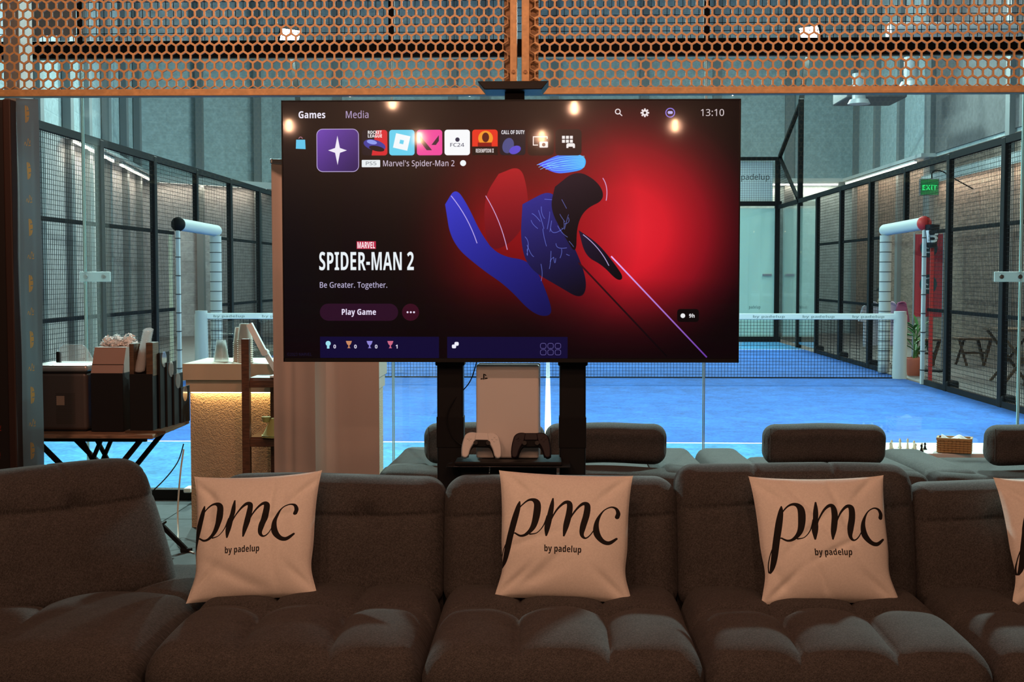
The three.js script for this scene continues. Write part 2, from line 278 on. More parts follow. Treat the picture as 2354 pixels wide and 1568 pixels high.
// side fences: mesh with 2 m posts, glass at both ends, padded door frames by the net
function sideFence(s, label) {
  const w = thing('court_side_fence', label, 'fence', [s * 5, 0, 0]);
  const posts = [12.3, 14.25, 16.2, 18.15, 20.1, 22.1, 24.05];
  for (const D of posts) mesh('post', [D === 18.15 ? bx(0.07, 0.9, 0.1, 0, 2.5, -D, 0.01) : bx(0.07, 2.96, 0.12, 0, 1.48, -D, 0.01)], M.steelBlack, w);
  for (const D of posts) if (D !== 18.15) mesh('post_foot', [bx(0.16, 0.14, 0.2, s * 0.05, 0.07, -D, 0.03)], M.steelBlack, w);
  mesh('top_rail', [bx(0.06, 0.08, 15.8, 0, 2.93, -20.15)], M.steelBlack, w);
  for (const [y] of [[1.0], [2.02]]) for (const [a, b] of [[12.3, 17.1], [19.1, 24.05]]) mesh('middle_rail', [bx(0.03, 0.045, b - a, s * 0.02, y, -(a + b) / 2)], M.steelBlack, w);
  for (const [a, b] of [[12.3, 17.1], [19.1, 24.05]]) mesh('bottom_rail', [bx(0.05, 0.07, b - a, 0, 0.04, -(a + b) / 2)], M.steelBlack, w);
  const g = mesh('wire_mesh', [grid(4.8, 2.86, 0.05, 0.0045, 'z').translate(0, 0.06, -12.3), grid(4.95, 2.86, 0.05, 0.0045, 'z').translate(0, 0.06, -19.1), grid(2.0, 0.75, 0.05, 0.0045, 'z').translate(0, 2.17, -17.1)], M.steelBlack, w); g.userData.kind = 'stuff';
  for (const [a, b] of [[8.35, 10.3], [10.34, 12.24], [24.12, 26.05], [26.09, 27.98]]) mesh('pane', [bx(0.012, 2.82, b - a, 0, 1.49, -(a + b) / 2)], M.glass, w);
  // stepped mesh at the far end rising to 4 m
  mesh('step_rail', [bar(V(0, 3.0, -26.0), V(0, 3.97, -27.98), 0.06)], M.steelBlack, w);
  const st = []; for (let i = 1; i < 39; i++) { const D = 26.05 + i * 0.05, y = 3.0 + (D - 26) * 0.49; st.push(bx(0.004, y - 2.97, 0.004, 0, (y + 2.97) / 2, -D)); if (i % 2 && i < 38) { const yy = 2.97 + i * 0.025; st.push(bx(0.004, 0.004, 27.98 - (26 + (yy - 3) / 0.49), 0, yy, -(27.98 + 26 + (yy - 3) / 0.49) / 2)); } }
  const sm = mesh('step_mesh', st, M.steelBlack, w); sm.userData.kind = 'stuff';
  return w;
}
sideFence(-1, 'black mesh side fence of the court along the plain grey wall');
sideFence(1, 'black mesh side fence of the court along the benches and red banner');
function doorFrame(s, label) {
  const o = thing('padded_door_frame', label, 'door frame', [s * 4.97, 0, 0]);
  mesh('top_pad', [rod(V(0, 2.14, -17.2), V(0, 2.12, -19.15), 0.085, 0.085, 20), new THREE.SphereGeometry(0.085, 16, 10).translate(0, 2.12, -19.15)], M.whitePad, o);
  const cap = mesh('end_cap', [new THREE.SphereGeometry(0.098, 18, 12).scale(1, 1, 0.75).translate(0, 2.14, -17.17)], s < 0 ? M.steelBlack : M.red, o);
  const pad = mesh('upright_pad', [cyl(0.085, 0.085, 2.02, 0, 1.03, -19.1, 22)], M.whitePad, o);
  for (let i = 0; i < 13; i++) mesh('strap', [new THREE.TorusGeometry(0.086, 0.006, 6, 22).rotateX(Math.PI / 2).translate(0, 0.2 + i * 0.145, -19.1)], M.strap, pad);
  mesh('door_post', [bx(0.05, 2.05, 0.06, 0, 1.03, -17.15, 0.01)], M.whitePad, o);
  mesh('back_post', [bx(0.045, 2.05, 0.06, s * 0.1, 1.03, -17.15, 0.01)], s < 0 ? M.ivory : M.red, o);
  for (let i = 0; i < 8; i++) mesh('tie', [bx(0.06, 0.012, 0.07, 0, 0.2 + i * 0.25, -17.15)], M.strap, o);
  return o;
}
doorFrame(-1, 'white padded door frame with a black end cap beside the net');
const rd = doorFrame(1, 'white and red padded door frame beside the net');
{
  const t = lettering('', 256, 256, '', '', '#0d0d10', (x) => { x.fillStyle = '#e8e8e8'; x.font = 'bold 190px sans-serif'; x.fillText('B', 128, 134); });
  const lm = mesh('logo_sleeve', [new THREE.CylinderGeometry(0.1, 0.06, 0.3, 20, 1, true).rotateY(Math.PI * 0.9).translate(0.09, 1.97, -17.12)], new THREE.MeshPhysicalMaterial({ map: t, roughness: 0.5, side: THREE.DoubleSide }), rd);
  lm.userData.label = 'black sleeve with a white letter';
}
// net
{
  const n = thing('court_net', 'padel net with white top tape across the middle of the blue court', 'net', [0, 0, -ND]);
  const tapeTex = lettering('', 2048, 32, '', '', '#e4edea', (x, W, Hh) => { x.fillStyle = '#8b9a97'; x.font = 'bold 18px sans-serif'; for (let i = 0; i < 14; i++) x.fillText('by padelup', 70 + i * 146, Hh / 2); });
  mesh('top_tape', [bx(9.75, 0.085, 0.03, 0, 0.875, 0, 0.01)], new THREE.MeshPhysicalMaterial({ map: tapeTex, roughness: 0.7 }), n);
  const g = mesh('net_mesh', [grid(9.75, 0.83, 0.045, 0.0045, 'x').translate(-4.875, 0.01, 0)], M.blackMatte, n); g.userData.kind = 'stuff';
  mesh('bottom_cord', [bx(9.75, 0.018, 0.02, 0, 0.012, 0)], M.blackMatte, n);
  mesh('centre_strap', [bx(0.05, 0.84, 0.012, 0, 0.43, 0.01)], M.white, n);
  for (const s of [-1, 1]) { const p = mesh('net_post', [cyl(0.085, 0.1, 0.95, s * 4.94, 0.475, 0, 24)], M.whitePad, n); mesh('post_pad', [bx(0.1, 0.9, 0.12, s * 5.02, 0.46, -0.14, 0.03)], M.cream, p); }
}
// floodlights on tall poles at the court's side fences
function flood(s, D, tow, label) {
  const o = thing('floodlight_pole', label, 'floodlight', [s * 5.02, 0, -D], 0, 'court floodlight poles');
  mesh('pole', [bx(0.1, 4.95, 0.1, 0, 2.475, 0, 0.01)], M.steelBlack, o);
  mesh('arm', [bar(V(0, 4.9, 0), V(s * 0.16, 6.05, -tow * 0.1), 0.09)], M.steelBlack, o);
  mesh('brace', [bar(V(-s * 0.03, 4.0, tow * -2.15), V(0, 4.9, 0), 0.07)], M.steelBlack, o);
  const head = mesh('lamp_housing', [bx(0.44, 0.36, 0.09, 0, 0, -0.05, 0.02)], M.steelBlack, o);
  head.position.set(s * 0.15, 6.2, tow * 0.05);
  head.lookAt(V(s * 0.15 - s * (tow > 0 ? 6.2 : 4.4), tow > 0 ? 1.2 : 0.2, tow > 0 ? 7.5 : 3.5).add(o.position)); 
  mesh('lamp_face', [bx(0.40, 0.32, 0.012, 0, 0, 0.0)], glow(0.92, 1, 1, 26), head);
  const l = new THREE.RectAreaLight(COOL, tow > 0 ? FLOOD_NITS : NEAR_NITS, 0.4, 0.32); l.position.set(0, 0, 0.01); l.rotation.y = Math.PI; head.add(l);
  return o;
}
flood(-1, 25.85, 1, 'black floodlight pole at the far corner by the plain grey wall');
flood(1, 25.85, 1, 'black floodlight pole at the far corner by the padelup sign');
flood(-1, 12.35, -1, 'black floodlight pole on the near side fence by the plain grey wall');
flood(1, 12.35, -1, 'black floodlight pole on the near side fence by the benches');
// two rows of linear high-bay lights under the roof
for (const x of [-4, 4]) for (const D of [20, 27]) {
  const o = thing('high_bay_light', `long high bay light under the roof ${x < 0 ? 'on the plain wall side' : 'on the bench side'} ${D < 22 ? 'above the net' : 'by the end wall'}`, 'light', [x, 8.5, -D], 0, 'high bay lights under the roof');
  mesh('housing', [bx(0.3, 0.1, 2.4, 0, 0.06, 0, 0.02)], M.white, o);
  mesh('light_panel', [bx(0.26, 0.02, 2.36, 0, 0, 0)], glow(0.85, 1, 1, 8), o);
  for (const z of [0.9, -0.9]) mesh('hanger', [bx(0.015, 0.42, 0.015, 0, 0.3, z)], M.steel, o);
  const l = new THREE.RectAreaLight(COOL, HIGHBAY_NITS, 0.26, 2.36); l.position.set(0, -0.014, 0); l.rotation.x = -Math.PI / 2; o.add(l);
}

// ---------------------------------------------------------------- copper hexagon screen
function hexPanel(x0, x1, y0, y1, pitch, rowp, phase) {
  const pos = [], nor = [], uv = [], rx = pitch / Math.sqrt(3), k = 0.80, t = 0.009, sy = rowp / (rx * 1.5);
  const quad = (a, b, c, d, n) => { for (const p of [a, b, c, a, c, d]) { pos.push(...p); nor.push(...n); uv.push(p[0], p[1]); } };
  let row = 0;
  for (let y = y0; y < y1; y += rowp, row++) for (let x = x0 + phase + (row % 2 ? pitch / 2 : 0); x < x1; x += pitch) {
    if (x - pitch / 2 < x0 - 1e-6 || x + pitch / 2 > x1 + 1e-6) continue;
    const O = [], I = [];
    for (let i = 0; i < 6; i++) { const a = Math.PI / 6 + i * Math.PI / 3; O.push([x + rx * Math.cos(a), y + rx * sy * Math.sin(a)]); I.push([x + rx * k * Math.cos(a), y + rx * k * sy * Math.sin(a)]); }
    for (let i = 0; i < 6; i++) {
      const j = (i + 1) % 6, a = Math.PI / 3 + i * Math.PI / 3;
      quad([...I[i], t / 2], [...O[i], t / 2], [...O[j], t / 2], [...I[j], t / 2], [0, 0, 1]);
      quad([...I[j], -t / 2], [...O[j], -t / 2], [...O[i], -t / 2], [...I[i], -t / 2], [0, 0, -1]);
      quad([...I[i], -t / 2], [...I[i], t / 2], [...I[j], t / 2], [...I[j], -t / 2], [-Math.cos(a), -Math.sin(a), 0]);
    }
  }
  const g = new THREE.BufferGeometry(); g.setAttribute('position', new THREE.Float32BufferAttribute(pos, 3)); g.setAttribute('normal', new THREE.Float32BufferAttribute(nor, 3)); g.setAttribute('uv', new THREE.Float32BufferAttribute(uv, 2)); return g;
}
{
  const HD = 5.6;
  for (const [x0, x1, pitch, phase, y0, side] of [[-3.4, -0.165, 0.0419, 0.0, 2.293, 'on the black column side'], [-0.082, 3.4, 0.0436, 0.022, 2.288, 'on the mesh door side']]) {
    const o = thing('hexagon_screen', `copper coloured panel of hexagon holes ${side}`, 'screen panel', [0, 0, -HD], 0, 'hexagon screen panels above the television');
    mesh('perforated_panel', [hexPanel(x0, x1, y0, 3.3, pitch, 0.0375, phase)], M.copper, o);
    mesh('bottom_rail', [b2(x0, x1, 2.236, 2.266, -0.03, 0.03, 0.003)], M.copper, o);
    mesh('side_post', [side.includes('black') ? b2(-0.165, -0.135, 2.236, 3.3, -0.045, 0.03, 0.003) : b2(-0.115, -0.082, 2.236, 3.3, -0.045, 0.03, 0.003)], M.copper, o);
    mesh('backing_board', [side.includes('black') ? b2(-0.192, -0.155, 2.268, 3.3, 0.02, 0.05) : b2(-0.088, -0.043, 2.268, 3.3, 0.02, 0.05)], M.copperBoard, o);
    for (const dx of [0]) mesh('bolt', [cyl(0.008, 0.008, 0.008, side.includes('black') ? -0.15 : -0.099, 2.33, 0.048, 10, 'z')], M.copperBoard, o);
  }
}

// ---------------------------------------------------------------- dark column with printed vinyl
{
  const draw = (fg, bg) => lettering('', 256, 2048, '', '', bg, (x) => {
    for (let i = 0; i < 18; i++) {
      const y = 60 + i * 112; x.save(); x.translate(128 + (i % 3) * 3, y); x.rotate(-0.06); x.fillStyle = fg; x.strokeStyle = fg; x.lineWidth = 5;
      if (i % 2 === 0) { x.fillRect(-22, -34, 16, 68); x.beginPath(); x.arc(-8, 0, 34, -1.35, 1.35); x.lineTo(-8, 0); x.fill(); x.fillStyle = bg; x.fillRect(-4, -14, 30, 4); x.fillRect(-4, 8, 30, 4); }
      else { x.beginPath(); x.moveTo(-44, 10); x.quadraticCurveTo(-30, -12, -22, 8); x.quadraticCurveTo(-10, 20, -2, -4); x.quadraticCurveTo(4, -22, 14, -4); x.quadraticCurveTo(22, 16, 30, -6); x.stroke(); x.fillRect(6, 12, 26, 4); }
      x.restore();
    }
  });
  const c = thing('column', 'dark brown column printed with small red marks', 'column', [-2.6, 0, -5.5]);
  const prt = new THREE.MeshPhysicalMaterial({ map: draw('#8a2015', '#140c0a'), roughness: 0.6 });
  mesh('shaft', [bx(0.66, 2.2, 0.2, -0.01, 1.1, 0, 0.01)], mat(0.016, 0.009, 0.007, 0.6), c);
  for (const x of [0.245, 0.0]) { const p = mesh('printed_strip', [new THREE.PlaneGeometry(0.12, 2.15).translate(x, 1.09, 0.1025)], prt, c); }
  mesh('edge_trim', [b2(0.30, 0.335, 0, 2.2, -0.115, 0.1, 0.006)], mat(0.03, 0.012, 0.008, 0.55), c);
  // vinyl sheet hanging beside the column, gently rippled
  const v = thing('vinyl_sheet', 'slate grey vinyl strip printed with tan marks hanging beside the dark column', 'vinyl sheet', [-2.222, 0, -5.45]);
  const g = new THREE.PlaneGeometry(0.085, 2.2, 12, 60), p = g.attributes.position;
  for (let i = 0; i < p.count; i++) { const x = p.getX(i), y = p.getY(i); p.setZ(i, -0.6 * Math.pow(Math.max(0, (x + 0.03)), 2) * 6 + 0.004 * Math.sin(y * 9 + x * 40)); p.setX(i, x + 0.004 * Math.sin(y * 3)); }
  g.translate(0, 1.11, 0); const back = g.clone().translate(0, 0, -0.004); back.index.array.reverse(); back.computeVertexNormals(); back.computeVertexNormals(); g.computeVertexNormals();
  mesh('printed_face', [g], new THREE.MeshPhysicalMaterial({ map: draw('#b08a50', '#5f767e'), roughness: 0.9, side: THREE.DoubleSide, transmission: 0.6, thickness: 0 }), v);
  tag(mesh('pilaster', [b2(-3.19, -3.095, 0, 3.5, 7.5, 7.7, 0.005)], M.cream), 'narrow cream pilaster behind the dark column', 'pilaster');
}

// ---------------------------------------------------------------- television
function screenTexture() {
  const S = 1.9, c = document.createElement('canvas'); c.width = 2000; c.height = 1130; const x = c.getContext('2d');
  x.scale(S, S); x.translate(-650, -232);                       // drawn in units of the screen's own layout
  x.fillStyle = '#0a0406'; x.fillRect(640, 220, 1080, 620);
  const rad = (cx, cy, r, stops) => { const g = x.createRadialGradient(cx, cy, 0, cx, cy, r); for (const [t, col] of stops) g.addColorStop(t, col); x.fillStyle = g; x.fillRect(640, 220, 1080, 620); };
  rad(1440, 530, 350, [[0, '#ee2434'], [0.28, '#d81a2a'], [0.55, 'rgba(150,14,30,0.9)'], [0.8, 'rgba(70,5,16,0.6)'], [1, 'rgba(10,4,6,0)']]);
  rad(1150, 520, 330, [[0, 'rgba(190,14,24,0.75)'], [0.5, 'rgba(110,6,14,0.55)'], [1, 'rgba(10,4,6,0)']]);
  const gl = x.createLinearGradient(650, 0, 1100, 0); gl.addColorStop(0, 'rgba(8,7,12,1)'); gl.addColorStop(0.55, 'rgba(10,6,9,0.85)'); gl.addColorStop(1, 'rgba(10,4,6,0)'); x.fillStyle = gl; x.fillRect(640, 220, 480, 620);
  const gb = x.createLinearGradient(0, 640, 0, 840); gb.addColorStop(0, 'rgba(10,2,6,0)'); gb.addColorStop(1, 'rgba(12,2,6,0.85)'); x.fillStyle = gb; x.fillRect(640, 640, 1080, 200);
  // abstract ribbons in the colours of the picture (plain stand-in art)
  const blob = (pts, a, b, x0, y0, x1, y1) => { const g = x.createLinearGradient(x0, y0, x1, y1); g.addColorStop(0, a); g.addColorStop(1, b); x.fillStyle = g; x.beginPath(); const n = pts.length / 2, q = (i) => [pts[2 * (i % n)], pts[2 * (i % n) + 1]], mid = (i) => [(q(i)[0] + q(i + 1)[0]) / 2, (q(i)[1] + q(i + 1)[1]) / 2]; x.moveTo(...mid(0)); for (let i = 1; i <= n; i++) x.quadraticCurveTo(...q(i), ...mid(i)); x.fill(); };
  blob([1026, 470, 1050, 430, 1078, 470, 1110, 540, 1150, 590, 1230, 600, 1268, 690, 1275, 730, 1230, 726, 1170, 660, 1110, 620, 1040, 560, 1026, 470], '#3438c8', '#12104e', 1040, 450, 1250, 730);
  blob([1150, 400, 1200, 380, 1216, 430, 1220, 500, 1180, 560, 1130, 580, 1116, 520, 1118, 450, 1150, 400], '#b11822', '#5c0a18', 1150, 390, 1170, 580);
  blob([1205, 470, 1280, 430, 1300, 520, 1340, 600, 1356, 660, 1340, 690, 1290, 660, 1220, 620, 1200, 560, 1205, 470], '#2b2a8c', '#0a0818', 1230, 450, 1330, 680);
  blob([1280, 430, 1330, 390, 1382, 420, 1396, 460, 1350, 480, 1330, 520, 1330, 590, 1300, 540, 1268, 480, 1280, 430], '#1c1024', '#050308', 1290, 400, 1380, 560);
  blob([1335, 530, 1380, 560, 1420, 610, 1440, 640, 1425, 648, 1390, 610, 1350, 590, 1335, 530], '#1e1430', '#08050c', 1340, 540, 1430, 640);
  blob([1240, 378, 1300, 350, 1352, 358, 1350, 390, 1310, 398, 1280, 400, 1240, 378], '#39b8ff', '#5a4cff', 1350, 360, 1245, 390);
  x.strokeStyle = '#7fd8ff'; x.lineWidth = 1.2; for (let i = 0; i < 9; i++) { x.beginPath(); x.moveTo(1238 + i * 4, 380 + (i % 3) * 5); x.quadraticCurveTo(1290, 356 + i * 5, 1348, 360 + i * 3); x.stroke(); }
  x.strokeStyle = 'rgba(130,150,255,0.65)'; x.lineWidth = 1.3; const r = rng(21);
  for (let i = 0; i < 26; i++) { const a = 1205 + r() * 110, b = 450 + r() * 170; x.beginPath(); x.moveTo(a, b); x.quadraticCurveTo(a + 20 * (r() - 0.3), b + 30 * r(), a + 46 * (r() - 0.3), b + 46 * r()); x.stroke(); }
  x.strokeStyle = 'rgba(222,200,255,0.8)'; x.lineWidth = 2; for (const [a, b, d, e] of [[1040, 450, 1100, 560], [1120, 450, 1170, 575], [1390, 410, 1398, 462], [1345, 540, 1405, 612]]) { x.beginPath(); x.moveTo(a, b); x.quadraticCurveTo((a + d) / 2 + 10, (b + e) / 2 - 6, d, e); x.stroke(); }
  const streak = (a, b, d, e, w, c0, c1) => { const g = x.createLinearGradient(a, b, d, e); g.addColorStop(0, c0); g.addColorStop(1, c1); x.strokeStyle = g; x.lineWidth = w; x.beginPath(); x.moveTo(a, b); x.lineTo(d, e); x.stroke(); };
  streak(1410, 590, 1632, 824, 3.4, '#f0b8ff', '#6a3aa8'); streak(1335, 605, 1540, 822, 4, '#3a0a16', '#050206');
  // writing
  const text = (s, px, py, f, col, al = 'left') => { x.font = f; x.fillStyle = col; x.textAlign = al; x.textBaseline = 'alphabetic'; x.fillText(s, px, py); };
  const fit = (s, px, py, w, h, f, col, weight) => { x.save(); x.font = `${weight || 'bold'} 100px sans-serif`; const m = x.measureText(s); x.translate(px, py); x.scale(w / m.width, h / 72); x.fillStyle = col; x.textAlign = 'left'; x.textBaseline = 'alphabetic'; x.fillText(s, 0, 0); x.restore(); };
  fit('Games', 686, 271, 64, 16.5, '', '#f4f0ff'); fit('Media', 795, 271, 56, 16.5, '', '#b9a6d2', 'normal');
  fit('13:10', 1612, 269, 56, 16, '', '#dcd0d2', 'normal');
  fit("Marvel's Spider-Man 2", 881, 382, 168, 13.5, '', '#d9cbe0', 'normal');
  fit('SPIDER-MAN 2', 731, 622, 223, 42, '', '#eef6fb'); x.fillStyle = '#c02a48'; x.fillRect(820, 555, 45, 18); fit('MARVEL', 821, 571.5, 42, 15, '', '#fff0f4');
  fit('Be Greater. Together.', 732, 663, 160, 13, '', '#cdc4e8', 'normal');
  const rr = (a, b, w, h, q) => { x.beginPath(); x.roundRect(a, b, w, h, q); };
  x.fillStyle = 'rgba(60,18,52,0.65)'; rr(733, 700, 183, 40, 20); x.fill(); x.fillStyle = 'rgba(74,14,42,0.7)'; x.beginPath(); x.arc(945, 720, 20, 0, 7); x.fill();
  fit('Play Game', 783, 726, 82, 13.5, '', '#f0e8ff'); x.fillStyle = '#f0e8ff'; for (let i = 0; i < 3; i++) { x.beginPath(); x.arc(938 + i * 7.5, 720, 2.3, 0, 7); x.fill(); }
  fit('\u00a92023 MARVEL', 655, 822, 58, 7, '', '#1d173c', 'normal'); x.fillStyle = '#100a34'; x.fillRect(733, 777, 278, 60); x.fillRect(1030, 777, 280, 60);
  const cups = [['#9fe4f2', '0'], ['#c98a63', '0'], ['#8f86d8', '0'], ['#cf6a86', '1']];
  cups.forEach(([col, n], i) => { const a = 752 + i * 48.5; x.fillStyle = col; if (!i) { x.beginPath(); x.arc(a, 793, 6, 0, 7); x.fill(); x.fillRect(a - 3, 797, 6, 8); } else { x.beginPath(); x.moveTo(a - 7, 787); x.lineTo(a + 7, 787); x.quadraticCurveTo(a + 5, 796, a + 1.5, 797); x.lineTo(a + 1.5, 801); x.lineTo(a + 4, 804); x.lineTo(a - 4, 804); x.lineTo(a - 1.5, 801); x.lineTo(a - 1.5, 797); x.quadraticCurveTo(a - 5, 796, a - 7, 787); x.fill(); } text(n, a + 12, 805, 'bold 12px sans-serif', '#e6e2f4'); });
  x.fillStyle = '#f4f2ff'; rr(1047, 789, 10, 9, 3); x.fill(); rr(1041, 795, 10, 9, 3); x.fill();
  x.strokeStyle = 'rgba(150,140,210,0.7)'; x.lineWidth = 1; for (let i = 0; i < 3; i++) for (let j = 0; j < 2; j++) { rr(1247 + i * 17, 792 + j * 15, 13, 12, 4); x.stroke(); }
  // top row of tiles
  x.fillStyle = '#5fc8ee'; x.beginPath(); x.moveTo(681, 320); x.lineTo(702, 320); x.lineTo(703, 342); x.lineTo(680, 341); x.fill(); x.strokeStyle = '#c88aa0'; x.lineWidth = 1.4; x.beginPath(); x.arc(691.5, 318, 4, Math.PI, 0); x.stroke();
  const tile = (a, b, s, col, q = 7) => { x.fillStyle = col; rr(a, b, s, s, q); x.fill(); };
  const tg = x.createLinearGradient(730, 296, 826, 394); tg.addColorStop(0, '#6f45b4'); tg.addColorStop(1, '#2c1a52'); x.fillStyle = tg; rr(729, 296, 97, 98, 14); x.fill(); x.strokeStyle = '#b8a8d8'; x.lineWidth = 1.8; x.stroke();
  x.fillStyle = '#f2eefa'; x.beginPath(); for (let i = 0; i < 8; i++) { const a = i * Math.PI / 4 - Math.PI / 2, q = i % 2 ? 8 : (i % 4 ? 22 : 34); x.lineTo(777 + q * Math.cos(a), 345 + q * Math.sin(a)); } x.fill();   // plain mark
  tile(834, 298, 59, '#14101c'); x.fillStyle = '#d8232f'; x.beginPath(); x.moveTo(866, 299); x.lineTo(886, 298); x.quadraticCurveTo(893, 299, 893, 306); x.lineTo(893, 350); x.quadraticCurveTo(892, 357, 885, 357); x.lineTo(856, 357); x.fill();
  x.fillStyle = '#3a3a9c'; x.beginPath(); x.ellipse(863, 333, 26, 12, 0.25, 0, 7); x.fill(); x.fillStyle = '#8a9cf0'; x.beginPath(); x.ellipse(857, 326, 12, 5, 0.2, 0, 7); x.fill(); x.fillStyle = '#0b0910'; x.beginPath(); x.ellipse(868, 341, 18, 6, 0.2, 0, 7); x.fill();
  fit('ROCKET', 847, 307, 33, 7.5, '', '#ffffff'); fit('LEAGUE', 847, 315.5, 34, 7.5, '', '#ffffff');
  tile(897, 298, 59, '#62d3f2'); x.save(); x.translate(926, 326); x.rotate(0.22); x.fillStyle = '#f4fbff'; x.fillRect(-17, -17, 34, 34); x.fillStyle = '#62d3f2'; x.fillRect(-4.5, -4.5, 9, 9); x.restore();
  tile(961, 298, 59, '#f2499e'); x.fillStyle = '#3a2030'; x.beginPath(); x.moveTo(968, 311); x.lineTo(996, 345); x.lineTo(984, 345); x.lineTo(970, 327); x.fill(); x.beginPath(); x.moveTo(1012, 311); x.lineTo(1012, 324); x.lineTo(1005, 333); x.lineTo(995, 333); x.fill();
  tile(1025, 298, 59, '#fbfdff'); x.fillStyle = '#2a2e48'; x.beginPath(); x.arc(1055, 321, 5, 0, 7); x.fill(); fit('FC24', 1037, 337, 34, 8.5, '', '#2a2e48', 'normal');
  tile(1089, 298, 59, '#e8341f'); x.fillStyle = '#f59a2c'; x.beginPath(); x.arc(1120, 318, 17, 0, 7); x.fill(); x.fillStyle = '#8a1410'; x.fillRect(1102, 328, 32, 9); x.fillStyle = '#1a0c0c'; x.fillRect(1089, 337, 59, 20); x.fillStyle = '#5a1a14'; x.beginPath(); x.ellipse(1120, 316, 8, 11, 0, 0, 7); x.fill(); fit('REDEMPTION II', 1097, 351, 42, 9, '', '#f2ecec');
  tile(1153, 298, 59, '#15131f'); x.fillStyle = '#4a4f86'; x.beginPath(); x.ellipse(1172, 335, 13, 18, 0.3, 0, 7); x.fill(); x.fillStyle = '#5a4cd0'; x.beginPath(); x.ellipse(1188, 345, 14, 9, -0.4, 0, 7); x.fill(); fit('CALL OF DUTY', 1156, 309, 54, 8.5, '', '#f2f2f8');
  tile(1217, 298, 60, '#2a1310', 9); x.strokeStyle = '#f4f0ee'; x.lineWidth = 2.4; x.strokeRect(1230, 315, 32, 19); x.fillStyle = '#2a1310'; x.fillRect(1241, 320, 30, 22); x.fillStyle = '#f4f0ee'; rr(1244, 326, 20, 14, 2); x.fill(); x.fillStyle = '#2a1310'; x.beginPath(); x.arc(1254, 333, 4, 0, 7); x.fill();
  tile(1281, 298, 60, '#241416', 9); x.fillStyle = '#f4f0ee'; for (let i = 0; i < 3; i++) for (let j = 0; j < 2; j++) x.fillRect(1296 + i * 9, 313 + j * 9, 7, 7); rr(1306, 330, 20, 8, 4); x.fill(); x.fillRect(1306, 334, 5, 7); x.fillRect(1321, 334, 5, 7);
  x.fillStyle = '#eef4f6'; rr(833, 367, 43, 17, 2); x.fill(); fit('PS5', 841, 379.5, 27, 8.5, '', '#7d868c', 'normal'); x.beginPath(); x.fillStyle = '#f6fbff'; x.arc(1068, 375, 7, 0, 7); x.fill();
  // top right symbols
  x.strokeStyle = '#eee6e8'; x.lineWidth = 2.4; x.beginPath(); x.arc(1424, 258, 5.5, 0, 7); x.stroke(); x.beginPath(); x.moveTo(1428, 262); x.lineTo(1434, 268); x.stroke();
  x.fillStyle = '#eee6e8'; x.save(); x.translate(1486, 261); for (let i = 0; i < 8; i++) { x.rotate(Math.PI / 4); x.fillRect(-2, -10, 4, 6); } x.beginPath(); x.arc(0, 0, 7, 0, 7); x.fill(); x.fillStyle = '#2a0a10'; x.beginPath(); x.arc(0, 0, 3, 0, 7); x.fill(); x.restore();
  x.strokeStyle = '#8a7ae0'; x.lineWidth = 2.6; x.beginPath(); x.arc(1544, 261, 10, 0, 7); x.stroke(); x.fillStyle = '#b9b2f0'; rr(1538, 257, 12, 7, 3); x.fill();
  x.fillStyle = '#0a0507'; rr(1563, 712, 50, 30, 7); x.fill(); x.fillStyle = '#f0f0f2'; x.beginPath(); x.arc(1576, 727.5, 5.5, 0, 7); x.fill(); fit('9h', 1590, 732, 14, 9, '', '#f0f0f2');
  const t = new THREE.CanvasTexture(c); t.colorSpace = THREE.SRGBColorSpace; return t;
}
